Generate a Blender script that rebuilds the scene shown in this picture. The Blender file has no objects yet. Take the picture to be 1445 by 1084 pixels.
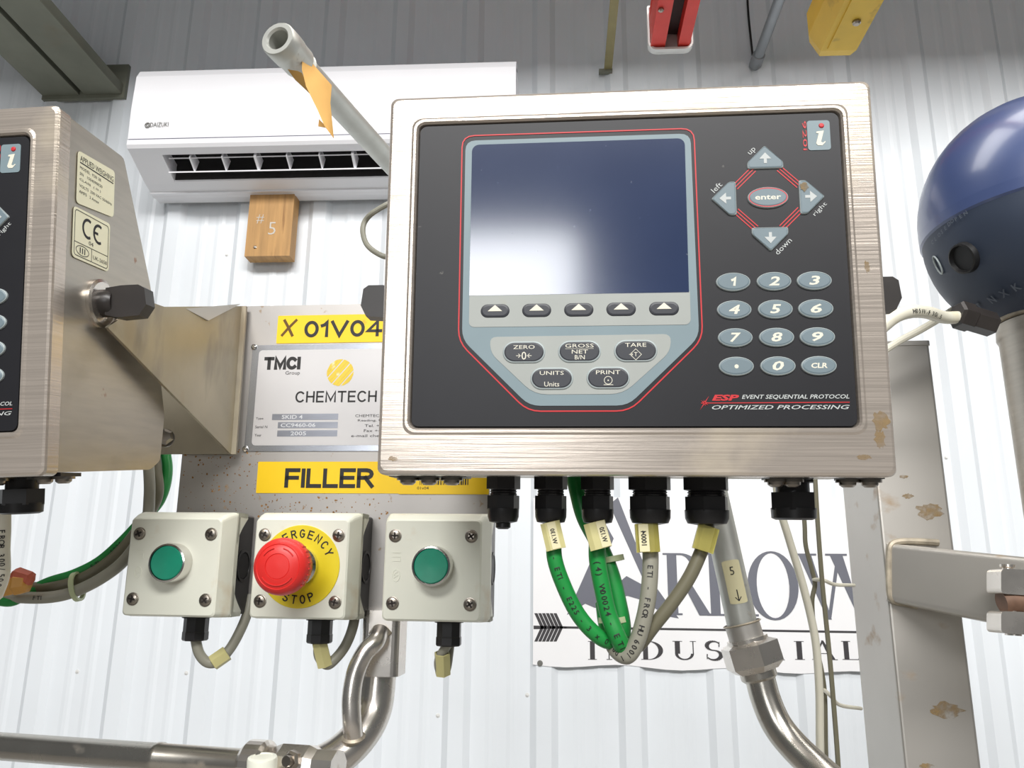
import bpy, bmesh, math, random
from math import sin, cos, pi, radians, sqrt, atan2
from mathutils import Vector, Matrix
random.seed(4)
sc = bpy.context.scene
COL = sc.collection

# ------------------------------------------------------------------ camera
IW, IH, FPX = 1445., 1084., 1150.
CAM = Vector((0, 0, 1.5))
CR = Matrix.Rotation(radians(3.33), 3, 'Z') @ Matrix.Rotation(radians(104.4), 3, 'X') @ Matrix.Rotation(radians(.55), 3, 'Z')
cam_d = bpy.data.cameras.new('camera')
cam_d.sensor_fit = 'HORIZONTAL'; cam_d.sensor_width = 36; cam_d.lens = FPX / IW * 36
cam_d.clip_start = .01
cam_o = bpy.data.objects.new('camera', cam_d); COL.objects.link(cam_o)
cam_o.matrix_world = Matrix.Translation(CAM) @ CR.to_4x4()
sc.camera = cam_o
# ------------------------------------------------------------------ light
sc.view_settings.view_transform = 'Standard'; sc.view_settings.look = 'None'
sc.view_settings.gamma = 1; sc.view_settings.use_curve_mapping = False
sc.view_settings.exposure = 0.08
w = bpy.data.worlds.new('world'); sc.world = w; w.use_nodes = True
w.node_tree.nodes['Background'].inputs[0].default_value = (.93, .97, 1.0, 1)
w.node_tree.nodes['Background'].inputs[1].default_value = .10
def area(name, loc, target, sx, sy, power, col=(1, 1, 1)):
    l = bpy.data.lights.new(name, 'AREA'); l.shape = 'RECTANGLE'; l.size = sx; l.size_y = sy
    l.energy = power; l.color = col
    o = bpy.data.objects.new(name, l); COL.objects.link(o); o.location = loc
    o.rotation_euler = (Vector(target) - Vector(loc)).to_track_quat('-Z', 'Y').to_euler()
    return o
area('clerestory_daylight', (.6, -4, 4.78), (.6, 1.8, 2.6), 6.0, 1.15, 430, (1, .985, .97))
area('window_daylight', (-.82, -4, 2.33), (-.5, 1.8, 2.0), 1.30, 1.20, 32, (.97, .985, 1))

area('overhead_strip_lamp', (.45, .62, 2.72), (.45, .64, 0), 2.2, .3, 13, (1, .98, .95))

# ------------------------------------------------------------------ materials
def S(r, g, b):
    f = lambda c: (c / 255 / 12.92) if c / 255 <= .04045 else ((c / 255 + .055) / 1.055) ** 2.4
    return (f(r), f(g), f(b), 1)
MATS = {}
def mat(name, col, rough=.5, metal=0., var=.06, scale=40., stretch=(1, 1, 1), bump=0., stains=(), spec=.5,
        transm=0., coat=0., rvar=0., alpha=1.):
    """Principled material with noise variation; stains = list of (colour, noise scale, low, high, stretch, roughness)"""
    m = bpy.data.materials.new(name); m.use_nodes = True
    nt = m.node_tree; N = nt.nodes; L = nt.links; b = N['Principled BSDF']
    b.inputs['Roughness'].default_value = rough; b.inputs['Metallic'].default_value = metal
    b.inputs['Specular IOR Level'].default_value = spec
    b.inputs['Transmission Weight'].default_value = transm
    b.inputs['Coat Weight'].default_value = coat; b.inputs['Coat Roughness'].default_value = .13; b.inputs['Coat IOR'].default_value = 1.9 if coat == 1 else 1.5
    tc = N.new('ShaderNodeTexCoord'); mp = N.new('ShaderNodeMapping'); mp.inputs['Scale'].default_value = stretch
    L.new(tc.outputs['Object'], mp.inputs[0])
    nz = N.new('ShaderNodeTexNoise'); nz.inputs['Scale'].default_value = scale; nz.inputs['Detail'].default_value = 4
    L.new(mp.outputs[0], nz.inputs['Vector'])
    rp = N.new('ShaderNodeValToRGB'); rp.color_ramp.elements[0].position = .3; rp.color_ramp.elements[1].position = .7
    c = Vector(col[:3])
    rp.color_ramp.elements[0].color = (*(c * (1 - var)), 1); rp.color_ramp.elements[1].color = (*[min(1, v) for v in c * (1 + var)], 1)
    L.new(nz.outputs[0], rp.inputs[0]); cur = rp.outputs[0]
    met = None
    for (sc_, s, lo, hi, st, amt) in stains:
        mp2 = N.new('ShaderNodeMapping'); mp2.inputs['Scale'].default_value = st
        mp2.inputs['Location'].default_value = (len(stains) * .37 + s * .013, .2, .7)
        L.new(tc.outputs['Object'], mp2.inputs[0])
        n2 = N.new('ShaderNodeTexNoise'); n2.inputs['Scale'].default_value = s; n2.inputs['Detail'].default_value = 5
        L.new(mp2.outputs[0], n2.inputs['Vector'])
        r2 = N.new('ShaderNodeValToRGB'); r2.color_ramp.elements[0].position = lo; r2.color_ramp.elements[1].position = hi
        r2.color_ramp.elements[0].color = (0, 0, 0, 1); r2.color_ramp.elements[1].color = (amt, amt, amt, 1)
        L.new(n2.outputs[0], r2.inputs[0])
        mx = N.new('ShaderNodeMix'); mx.data_type = 'RGBA'; mx.inputs[7].default_value = sc_
        L.new(r2.outputs[0], mx.inputs[0]); L.new(cur, mx.inputs[6]); cur = mx.outputs[2]
        if metal > 0:
            mm = N.new('ShaderNodeMath'); mm.operation = 'SUBTRACT'; mm.use_clamp = True
            if met is None: mm.inputs[0].default_value = metal
            else: L.new(met, mm.inputs[0])
            L.new(r2.outputs[0], mm.inputs[1]); met = mm.outputs[0]
    if met: L.new(met, b.inputs['Metallic'])
    L.new(cur, b.inputs['Base Color'])
    if rvar:
        mr = N.new('ShaderNodeMapRange'); mr.inputs[3].default_value = rough - rvar; mr.inputs[4].default_value = rough + rvar
        L.new(nz.outputs[0], mr.inputs[0]); L.new(mr.outputs[0], b.inputs['Roughness'])
    if bump:
        bp = N.new('ShaderNodeBump'); bp.inputs['Strength'].default_value = bump; bp.inputs['Distance'].default_value = .001
        L.new(nz.outputs[0], bp.inputs['Height']); L.new(bp.outputs[0], b.inputs['Normal'])
    MATS[name] = m
    return m
BROWN = S(128, 92, 40); OCHRE = S(150, 112, 50); RUST = S(140, 80, 35)
M = MATS
mat('wall_white', S(232, 237, 241), .38, 0, .015, 6)
mat('steel_bezel', S(205, 194, 182), .24, .62, .10, 16, (.8, 1, 55), .12, ((BROWN, 30, .70, .76, (1, 1, 1), .75), (S(205, 190, 150), 14, .56, .72, (1, 1, 1), .35)), rvar=.06)
mat('steel_side', S(188, 182, 172), .40, .85, .07, 10, (1, 3, 26), .05, ((S(128, 112, 80), 16, .58, .80, (1, 1, 1.4), .5), (RUST, 60, .71, .75, (1, 1, 1), .7)), rvar=.06)
mat('steel_plate', S(180, 176, 172), .45, .75, .05, 20, (1, 1, 1), .02, ((S(150, 118, 76), 150, .66, .71, (1, 1, 1), .6), (S(166, 146, 116), 12, .62, .8, (1, 1, 1), .35)))
mat('steel_bracket', S(176, 168, 150), .46, .8, .10, 18, (1, 1, 1), .02, ((S(150, 120, 55), 13, .55, .72, (1, 1, .6), .65), (S(120, 112, 100), 22, .55, .62, (1, 1, .3), .5)))
mat('steel_post', S(196, 192, 185), .42, .7, .05, 8, (1, 1, 1), .02, ((OCHRE, 22, .64, .74, (1, 1, 1.6), .6),))
mat('steel_pipe', S(200, 195, 185), .26, .95, .06, 20, (1, 1, 1), .02, ((S(150, 120, 80), 26, .64, .74, (1, 1, 1), .5),), rvar=.08)
mat('steel_polished', S(226, 220, 212), .27, .95, .06, 30, (1, 1, 1), .03, ((S(140, 84, 36), 30, .62, .72, (1, 1, 1), .7),), rvar=.08)
mat('steel_galvanised', S(204, 205, 198), .42, .6, .10, 30, (1, 1, 1), .04, ((S(120, 112, 98), 60, .64, .70, (1, 1, 1), .6),))
mat('rust_dark', S(112, 86, 70), .6, .3, .3, 60, bump=.2)
mat('rust_weld', S(172, 162, 144), .5, .5, .25, 90, (1, 1, 1), .3)
mat('rust_stain', S(146, 106, 58), .8, 0, .4, 60, (1, 1, 1), .1)
mat('screw_steel', S(160, 152, 142), .3, 1, .1, 80)
mat('screw_recess', S(50, 44, 40), .6, .3, .1, 80)
mat('overlay_black', S(29, 29, 33), .42, 0, .05, 60, spec=.4, bump=.02, stains=((S(120, 118, 112), 160, .74, .77, (1, 1, 1), .5),))
mat('print_red', S(206, 44, 50), .45, 0, .04)
mat('overlay_blue_grey', S(128, 146, 152), .45, 0, .03)
mat('overlay_light_grey', S(166, 170, 165), .45, 0, .03, stains=((S(170, 160, 110), 30, .66, .8, (1, 1, 1), .5),))
mat('key_grey', S(118, 134, 141), .42, 0, .04)
mat('key_rim', S(176, 186, 186), .42, 0, .03)
mat('key_dark', S(54, 56, 62), .42, 0, .04)
mat('print_cream', S(232, 228, 210), .5, 0, .02)
mat('print_pale', S(196, 200, 198), .5, 0, .02)
mat('print_dim', S(150, 152, 152), .5, 0, .02)
mat('print_black', S(30, 29, 30), .55, 0, .05)
mat('print_engraved', S(214, 216, 220), .5, 0, .05)
mat('print_faint', S(112, 112, 106), .6, 0, .05)
mat('print_brown', S(96, 66, 12), .6, 0, .15)
mat('print_chalk', S(205, 200, 190), .8, 0, .1)
mat('screen_glass', S(32, 50, 88), .13, 0, .10, 12, spec=1.0, coat=1.0, stains=((S(130, 136, 142), 230, .72, .75, (1, 1, 1), .5),), rvar=.03)
mat('black_plastic', S(34, 33, 34), .36, 0, .1, 60)
mat('black_rubber', S(24, 24, 25), .5, 0, .1, 60)
mat('knob_black', S(50, 46, 44), .34, 0, .15, 60)
mat('cream_plastic', S(232, 233, 218), .42, 0, .03, 22, stains=((S(196, 160, 100), 36, .64, .82, (1, 1, 1), .45),))
mat('button_green', S(24, 142, 112), .4, 0, .08, 70, stains=((S(70, 120, 60), 90, .64, .74, (1, 1, 1), .5),))
mat('button_red', S(222, 48, 44), .38, 0, .04, 50)
mat('chrome', S(214, 212, 208), .15, 1, .03)
mat('label_yellow', S(252, 208, 10), .45, 0, .03, 30, stains=((S(200, 140, 20), 60, .69, .75, (1, 1, 1), .6),))
mat('disc_yellow', S(232, 210, 30), .45, 0, .04, 30, stains=((S(170, 110, 30), 60, .70, .75, (1, 1, 1), .6),))
mat('nameplate_white', S(205, 203, 203), .40, .15, .02, 20)
mat('nameplate_metal', S(190, 194, 202), .25, .9, .05, 20)
mat('nameplate_field', S(150, 153, 162), .35, .7, .08, 30, (1, 1, 6))
mat('print_gold', S(226, 196, 60), .5, 0, .08, 60, stains=((S(240, 232, 200), 90, .60, .66, (1, 1, 1), .7),))
mat('cable_green', S(28, 140, 62), .42, 0, .05, 40)
mat('cable_grey', S(150, 148, 134), .45, 0, .04, 40)
mat('cable_olive', S(112, 108, 88), .45, 0, .04, 40)
mat('cable_cream', S(226, 222, 204), .45, 0, .04, 40, stains=((S(210, 186, 110), 30, .6, .8, (1, 1, 1), .5),))
mat('marker_yellow', S(214, 204, 112), .3, 0, .06, 50, transm=.6)
mat('marker_cream', S(220, 212, 150), .4, 0, .06, 50, transm=.15)
mat('tag_paper', S(228, 220, 178), .6, 0, .03, 60)
mat('zip_tie', S(205, 215, 170), .4, 0, .04, 50, transm=.2)
mat('tape_orange', S(206, 150, 70), .5, 0, .15, 60, stains=((S(190, 70, 50), 70, .58, .66, (1, 1, 1), .8),))
mat('tape_red', S(190, 92, 66), .5, 0, .2, 60)
mat('ac_white', S(243, 243, 246), .3, 0, .01, 10)
mat('ac_dark', S(36, 34, 34), .6, 0, .1, 40)
mat('ac_fin', S(196, 192, 186), .45, 0, .1, 40)
mat('ac_seam', S(110, 112, 140), .5, 0, .03)
mat('wood', S(184, 142, 88), .6, 0, .18, 9, (9, 2, .8), .15, ((S(120, 78, 34), 14, .63, .75, (6, 1, .6), .6),))
mat('sticker_cream', S(250, 247, 216), .5, 0, .02, 40)
mat('paper_tan', S(226, 176, 98), .7, 0, .04, 40)
mat('banner_white', S(243, 243, 244), .45, 0, .01, 10)
mat('banner_slate', S(108, 110, 120), .45, 0, .02)
mat('banner_dark', S(62, 60, 62), .45, 0, .02)
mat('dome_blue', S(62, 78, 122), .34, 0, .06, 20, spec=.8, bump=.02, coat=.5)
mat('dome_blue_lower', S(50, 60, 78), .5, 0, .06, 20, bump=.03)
mat('emboss_blue', S(90, 98, 110), .5, 0, .1, 40)
mat('rail_red', S(226, 62, 52), .45, 0, .06, 20)
mat('rail_slot', S(46, 26, 24), .6, 0, .2, 30)
mat('beam_dark', S(128, 130, 116), .6, .2, .12, 8, stains=((S(110, 96, 70), 12, .6, .75, (1, 1, 1), .4),))
mat('rail_yellow', S(222, 184, 62), .5, 0, .06, 16, stains=((S(120, 96, 50), 20, .60, .70, (1, 1, 1), .5),))
mat('rod_olive', S(150, 140, 98), .5, .3, .1, 20)
mat('conduit_grey', S(152, 156, 160), .4, .5, .06, 20)
mat('white_metal', S(225, 225, 222), .4, .1, .04, 20)
mat('hose_clear', S(226, 222, 204), .3, 0, .03, 20, transm=.25)
mat('concrete', S(150, 146, 140), .8, 0, .1, 3, bump=.1)
mat('deck_paint', S(96, 96, 94), .6, .1, .05, 4)

def film(name, col, scale, lo, hi):
    m = mat(name, col, .7, 0, .15, scale); nt = m.node_tree; N = nt.nodes; L = nt.links; b_ = N['Principled BSDF']
    tc = N.new('ShaderNodeTexCoord'); n2 = N.new('ShaderNodeTexNoise'); n2.inputs['Scale'].default_value = scale; n2.inputs['Detail'].default_value = 6
    r2 = N.new('ShaderNodeValToRGB'); r2.color_ramp.elements[0].position = lo; r2.color_ramp.elements[1].position = hi
    L.new(tc.outputs['Object'], n2.inputs['Vector']); L.new(n2.outputs[0], r2.inputs[0]); L.new(r2.outputs[0], b_.inputs['Alpha'])
film('stain_film', S(160, 134, 92), 120, .34, .95)

# ------------------------------------------------------------------ mesh helpers
def ray(px, py):
    return CR @ Vector(((px - IW / 2) / FPX, -(py - IH / 2) / FPX, -1))
def at(px, py, Y):
    """point of the world plane y = Y seen at that pixel of the photograph"""
    d = ray(px, py); return CAM + d * (Y / d.y)
def frame(pos, yaw, tilt, roll):
    return Matrix.Translation(pos) @ (Matrix.Rotation(yaw, 4, 'Z') @ Matrix.Rotation(tilt, 4, 'X') @ Matrix.Rotation(roll, 4, 'Y'))
class B:
    """collects shapes for ONE mesh; faces carry material slot numbers"""
    def __init__(s): s.v = []; s.f = []; s.m = []; s.sm = []
    def add(s, vs, fs, mi=0, smooth=False, T=None):
        o = len(s.v)
        s.v += [tuple(T @ Vector(p)) if T else tuple(p) for p in vs]
        for f in fs: s.f.append([i + o for i in f]); s.m.append(mi); s.sm.append(smooth)
        return s
    def box(s, c, d, mi=0, T=None):
        x, y, z = (k / 2 for k in d); c = Vector(c)
        vs = [c + Vector((a * x, b * y, e * z)) for a in (-1, 1) for b in (-1, 1) for e in (-1, 1)]
        return s.add(vs, [(0, 1, 3, 2), (4, 6, 7, 5), (0, 4, 5, 1), (2, 3, 7, 6), (0, 2, 6, 4), (1, 5, 7, 3)], mi, False, T)
    def loops(s, loops, mi=0, cap0=True, cap1=True, smooth=False, T=None, mats=None, closed=True):
        n = len(loops[0]); vs = [p for l in loops for p in l]; o = len(s.v)
        s.v += [tuple(T @ Vector(p)) if T else tuple(p) for p in vs]
        for k in range(len(loops) - 1):
            for i in range(n if closed else n - 1):
                j = (i + 1) % n
                s.f.append([o + k * n + i, o + k * n + j, o + (k + 1) * n + j, o + (k + 1) * n + i])
                s.m.append(mats[k] if mats else mi); s.sm.append(smooth)
        if cap0: s.f.append([o + i for i in range(n)][::-1]); s.m.append(mats[0] if mats else mi); s.sm.append(False)
        if cap1: s.f.append([o + (len(loops) - 1) * n + i for i in range(n)]); s.m.append(mats[-1] if mats else mi); s.sm.append(False)
        return s
    def prism(s, poly, y0, y1, mi=0, T=None):
        """polygon in the x-z plane extruded along y"""
        return s.loops([[(x, y1, z) for x, z in poly], [(x, y0, z) for x, z in poly]], mi, T=T)
    def dome(s, poly, levels, mats=None, T=None):
        """polygon shrunk about its centre level by level: levels = [(shrink, y)]"""
        cx = (min(p[0] for p in poly) + max(p[0] for p in poly)) / 2; cz = (min(p[1] for p in poly) + max(p[1] for p in poly)) / 2
        rx = max(p[0] for p in poly) - cx; rz = max(p[1] for p in poly) - cz
        ls = [[(cx + (x - cx) * (1 - k / rx), y, cz + (z - cz) * (1 - k / rz)) for x, z in poly] for k, y in levels]
        return s.loops(ls, 0, True, True, False, T, mats)
    def lathe(s, prof, origin, axis, seg=24, mi=0, caps=True, smooth=True, mats=None, phase=0.):
        """profile [(radius, distance along axis)]"""
        a = Vector(axis).normalized(); u = a.orthogonal().normalized(); v = a.cross(u); o = Vector(origin)
        ls = [[o + a * t + (u * cos(2 * pi * (i + phase) / seg) + v * sin(2 * pi * (i + phase) / seg)) * r for i in range(seg)] for r, t in prof]
        return s.loops(ls, mi, caps, caps, smooth, None, mats)
    def tube(s, pts, r, seg=12, mi=0, smooth=True, caps=True, sub=8):
        pts = spline(pts, sub) if sub else [Vector(p) for p in pts]
        rs = r if isinstance(r, (list, tuple)) else None
        n = len(pts); ls = []; u = None
        for i, p in enumerate(pts):
            t = (pts[min(i + 1, n - 1)] - pts[max(i - 1, 0)]).normalized()
            u = (t.orthogonal() if u is None else u - t * u.dot(t)).normalized(); v = t.cross(u)
            rr = r if rs is None else rs[0] + (rs[1] - rs[0]) * i / (n - 1)
            ls.append([p + (u * cos(2 * pi * k / seg) + v * sin(2 * pi * k / seg)) * rr for k in range(seg)])
        return s.loops(ls, mi, caps, caps, smooth)
    def strip(s, path, wd, y0, y1, mi=0, closed=True, T=None):
        """thin printed line of width wd along a path in x-z, thickness y0..y1"""
        n = len(path); a = []; b = []
        for i in range(n):
            p = Vector(path[i]); q = Vector(path[(i + 1) % n] if closed or i < n - 1 else path[i]); o = Vector(path[i - 1] if closed or i else path[i])
            d1 = (p - o); d2 = (q - p)
            if d1.length < 1e-9: d1 = d2
            if d2.length < 1e-9: d2 = d1
            d1 = d1.normalized(); d2 = d2.normalized()
            nn = Vector((-d1.y - d2.y, d1.x + d2.x)); nn = nn.normalized(); k = max(.5, nn.dot(Vector((-d1.y, d1.x))))
            a.append(p + nn * wd / 2 / k); b.append(p - nn * wd / 2 / k)
        for i in range(n if closed else n - 1):
            j = (i + 1) % n
            q = [a[i], a[j], b[j], b[i]]
            s.prism([(p.x, p.y) for p in q][::-1], y0, y1, mi, T)
        return s
def spline(pts, sub):
    P = [Vector(p) for p in pts]; out = []
    if len(P) < 3: return P
    for i in range(len(P) - 1):
        p0 = P[i - 1] if i else P[0] * 2 - P[1]; p1 = P[i]; p2 = P[i + 1]; p3 = P[i + 2] if i + 2 < len(P) else P[-1] * 2 - P[-2]
        for k in range(sub):
            t = k / sub
            out.append(.5 * (2 * p1 + (p2 - p0) * t + (2 * p0 - 5 * p1 + 4 * p2 - p3) * t * t + (3 * p1 - p0 - 3 * p2 + p3) * t ** 3))
    return out + [P[-1]]
WM = {}
def obj(name, b, mats, parent=None, world=False, label=None):
    """link the collected shapes as one mesh object; world=True: vertices are in world space"""
    if isinstance(mats, str): mats = [mats]
    vs = b.v; o_ = None
    if parent is not None:
        if world:
            inv = WM[parent].inverted(); vs = [tuple(inv @ Vector(v)) for v in vs]
    else:
        c = [(min(v[k] for v in vs) + max(v[k] for v in vs)) / 2 for k in range(3)]
        o_ = Vector(c); vs = [tuple(Vector(v) - o_) for v in vs]
    me = bpy.data.meshes.new(name); me.from_pydata(vs, [], b.f)
    for m_ in mats: me.materials.append(M[m_])
    me.polygons.foreach_set('material_index', b.m); me.polygons.foreach_set('use_smooth', b.sm)
    bm = bmesh.new(); bm.from_mesh(me); bmesh.ops.recalc_face_normals(bm, faces=bm.faces)
    for e in bm.edges:
        if len(e.link_faces) == 2 and e.calc_face_angle(0) > .6: e.smooth = False
    bm.to_mesh(me); bm.free(); me.update()
    o = bpy.data.objects.new(name, me); COL.objects.link(o)
    if parent is not None: o.parent = parent; WM[o] = WM[parent]
    else: o.location = o_; WM[o] = Matrix.Translation(o_)
    if label: o['label'] = label
    return o
def tag(o, label, cat, group=None):
    o['label'] = label; o['category'] = cat
    if group: o['group'] = group
    return o
def thing(name, label, cat, mw=None, loc=None, group=None):
    o = bpy.data.objects.new(name, None); COL.objects.link(o); o.empty_display_size = .03
    mw = mw if mw is not None else Matrix.Translation(loc)
    o.matrix_world = mw; WM[o] = mw.copy()
    return tag(o, label, cat, group)
def struct(name, b, mats):
    o = obj(name, b, mats); o['kind'] = 'structure'; return o
def copy_tree(o, parent=None):
    c = o.copy(); COL.objects.link(c); c.parent = parent
    WM[c] = WM[o]
    for ch in [x for x in bpy.data.objects if x.parent == o]: copy_tree(ch, c)
    return c
# outlines in x-z
def rrect(x0, x1, z0, z1, r, n=5):
    rr = r if isinstance(r, (list, tuple)) else (r,) * 4         # bl, br, tr, tl
    out = []
    for k, (cx, cz, a0) in enumerate(((x0, z0, pi), (x1, z0, 1.5 * pi), (x1, z1, 0), (x0, z1, .5 * pi))):
        q = max(rr[k], 1e-5); ox = cx + (q if k in (0, 3) else -q); oz = cz + (q if k in (0, 1) else -q)
        for i in range(n + 1):
            a = a0 + i / n * pi / 2; out.append((ox + q * cos(a), oz + q * sin(a)))
    return out
def ell(cx, cz, rx, rz, n=32): return [(cx + rx * cos(2 * pi * i / n), cz + rz * sin(2 * pi * i / n)) for i in range(n)]
def pill(cx, cz, wd, h, n=8): return rrect(cx - wd / 2, cx + wd / 2, cz - h / 2, cz + h / 2, h / 2 - 1e-5, n)
def rpoly(pts, r, n=4):
    """polygon with rounded corners"""
    out = []; N_ = len(pts)
    for i in range(N_):
        p = Vector(pts[i]); a = (Vector(pts[i - 1]) - p); c = (Vector(pts[(i + 1) % N_]) - p)
        q = min(r, a.length * .45, c.length * .45); a = p + a.normalized() * q; c = p + c.normalized() * q
        for k in range(n + 1):
            t = k / n; v = a * (1 - t) ** 2 + p * 2 * t * (1 - t) + c * t * t; out.append((v.x, v.y))
    return out
# lettering
TXT = {}
def glyphs(text, shear=0., bold=0.):
    k = (text, shear, bold)
    if k not in TXT:
        cu = bpy.data.curves.new('t', 'FONT'); cu.body = text; cu.shear = shear; cu.offset = bold; cu.resolution_u = 2; cu.size = 1
        ob = bpy.data.objects.new('t', cu); me = bpy.data.meshes.new_from_object(ob)
        vs = [(v.co.x, v.co.y) for v in me.vertices]; fs = [tuple(p.vertices) for p in me.polygons]
        bpy.data.objects.remove(ob); bpy.data.meshes.remove(me); bpy.data.curves.remove(cu)
        TXT[k] = (vs, fs)
    return TXT[k]
def text(b, s, x0, x1, z0, z1, y, mi=0, shear=0., bold=0., rot=0., T=None, xlim=None):
    """lettering that fills the box x0..x1, z0..z1 on the plane y"""
    vs, fs = glyphs(s, shear, bold)
    if not vs: return b
    a0 = min(v[0] for v in vs); a1 = max(v[0] for v in vs); b0 = min(v[1] for v in vs); b1 = max(v[1] for v in vs)
    cx, cz = (x0 + x1) / 2, (z0 + z1) / 2; out = []
    for u, v in vs:
        X = x0 + (u - a0) / (a1 - a0) * (x1 - x0); Z = z0 + (v - b0) / (b1 - b0) * (z1 - z0)
        dx, dz = X - cx, Z - cz
        out.append((cx + dx * cos(rot) - dz * sin(rot), y, cz + dx * sin(rot) + dz * cos(rot)))
    return b.add(out, fs, mi, False, T)
def arc(cx, cy, rx, ry, a0, a1, n=8): return [(cx + rx * cos(radians(a0 + (a1 - a0) * k / n)), cy + ry * sin(radians(a0 + (a1 - a0) * k / n))) for k in range(n + 1)]
SF = {  # grotesque capitals as strokes in a box of height 1: (width, [(path, closed)])
    'T': (.56, [([(0, 1), (.56, 1)], 0), ([(.28, 1), (.28, 0)], 0)]), 'I': (.001, [([(0, 0), (0, 1)], 0)]), 'L': (.46, [([(0, 1), (0, 0), (.46, 0)], 0)]),
    'M': (.70, [([(0, 0), (0, 1), (.35, .12), (.70, 1), (.70, 0)], 0)]), 'N': (.56, [([(0, 0), (0, 1), (.56, 0), (.56, 1)], 0)]), 'V': (.60, [([(0, 1), (.30, 0), (.60, 1)], 0)]),
    'H': (.54, [([(0, 0), (0, 1)], 0), ([(.54, 0), (.54, 1)], 0), ([(0, .52), (.54, .52)], 0)]), 'E': (.48, [([(.48, 1), (0, 1), (0, 0), (.48, 0)], 0), ([(0, .52), (.44, .52)], 0)]),
    'F': (.46, [([(.46, 1), (0, 1), (0, 0)], 0), ([(0, .52), (.42, .52)], 0)]), 'Y': (.58, [([(0, 1), (.29, .46), (.58, 1)], 0), ([(.29, .46), (.29, 0)], 0)]),
    'R': (.52, [([(0, 0), (0, 1), (.30, 1)] + arc(.30, .76, .20, .24, 90, -90, 6) + [(0, .52)], 0), ([(.26, .52), (.52, 0)], 0)]), 'P': (.50, [([(0, 0), (0, 1), (.28, 1)] + arc(.28, .75, .22, .25, 90, -90, 6) + [(0, .50)], 0)]),
    'C': (.60, [(arc(.32, .5, .32, .5, 45, 315, 16), 0)]), 'G': (.62, [(arc(.32, .5, .32, .5, 45, 330, 16) + [(.62, .46), (.36, .46)], 0)]), 'O': (.66, [(arc(.33, .5, .33, .5, 0, 345, 23), 1)]),
    'S': (.50, [(arc(.25, .76, .24, .24, 25, 250, 9) + arc(.25, .25, .25, .25, 70, -155, 9), 0)]),
    '0': (.46, [(arc(.23, .5, .23, .5, 0, 345, 23), 1)]), '1': (.22, [([(0, .74), (.10, .80), (.20, 1), (.20, 0)], 0)]), '4': (.52, [([(.38, 0), (.38, 1), (0, .30), (.52, .30)], 0)]),
    '2': (.46, [(arc(.23, .73, .23, .27, 170, -20, 9) + [(.0, 0), (.46, 0)], 0)]), '3': (.46, [(arc(.22, .75, .21, .25, 160, -80, 8) + [(.16, .53)], 0), (arc(.22, .27, .24, .27, 85, -160, 8), 0)]),
    '5': (.46, [([(.42, 1), (.06, 1), (.03, .52)] + arc(.22, .31, .24, .31, 120, -150, 9), 0)]), '6': (.46, [(arc(.23, .31, .23, .31, 0, 340, 17), 1), ([(.02, .36), (.03, .62), (.12, .92), (.24, 1), (.40, .90)], 0)]),
    '7': (.46, [([(0, 1), (.46, 1), (.22, .5), (.14, 0)], 0)]), '8': (.46, [(arc(.23, .26, .23, .26, 0, 340, 17), 1), (arc(.23, .76, .19, .24, 0, 340, 17), 1)]), '9': (.46, [(arc(.23, .69, .23, .31, 0, 340, 17), 1), ([(.44, .64), (.43, .38), (.34, .08), (.22, 0), (.06, .10)], 0)]),
    'K': (.54, [([(0, 0), (0, 1)], 0), ([(.52, 1), (0, .38)], 0), ([(.18, .58), (.54, 0)], 0)]), 'D': (.56, [([(0, 0), (0, 1), (.26, 1)] + arc(.26, .5, .30, .5, 80, -80, 8) + [(.26, 0)], 1)])}
def stext(b, s, x0, x1, z0, z1, y, sw=.16, shear=0., T=None, gap=.26, dy=.0002):
    """heavy grotesque lettering that fills the box"""
    H_ = z1 - z0; w_ = sw * H_; hh = H_ - w_
    ws = [SF[c][0] if c in SF else .3 for c in s]; tot = sum(ws) + gap * (len(s) - 1)
    kx = (x1 - x0 - w_) / max(tot, 1e-6) if len(s) > 1 or tot > .01 else 0.; pos = 0
    for c, wd in zip(s, ws):
        if c in SF:
            for path, cl in SF[c][1]:
                pp = [Vector((x0 + w_ / 2 + (pos + u) * kx + v * hh * shear, z0 + w_ / 2 + v * hh)) for u, v in path]
                if not cl:      # square stroke ends
                    pp[0] = pp[0] + (pp[0] - pp[1]).normalized() * w_ * .45; pp[-1] = pp[-1] + (pp[-1] - pp[-2]).normalized() * w_ * .45
                b.strip([tuple(p) for p in pp], w_, y, y + dy, 0, bool(cl), T)
        pos += wd + gap
    return b
def cable_print(name, pts, r, s, h, s0, gap, m_, parent, flip=1):
    """lettering printed along the side of a cable, facing the room"""
    P = spline(pts, 24); b = B(); acc = [0]
    for i in range(1, len(P)): acc.append(acc[-1] + (P[i] - P[i - 1]).length)
    pos = s0
    for ch in s:
        if ch != ' ':
            i = next((k for k in range(1, len(P)) if acc[k] >= pos), None)
            if i is None: break
            t = (P[i] - P[i - 1]).normalized() * flip; tow = (CAM - P[i]).normalized(); side = tow.cross(t).normalized(); nrm = t.cross(side).normalized()
            vs, fs = glyphs(ch, 0, .01)
            b.add([P[i] + nrm * r * (1.06 - .5 * ((v - .35) * h / r) ** 2) + t * (u * h) + side * ((v - .35) * h) for u, v in vs], fs)
        pos += gap
    if b.v: obj(name, b, m_, parent, True)

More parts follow.
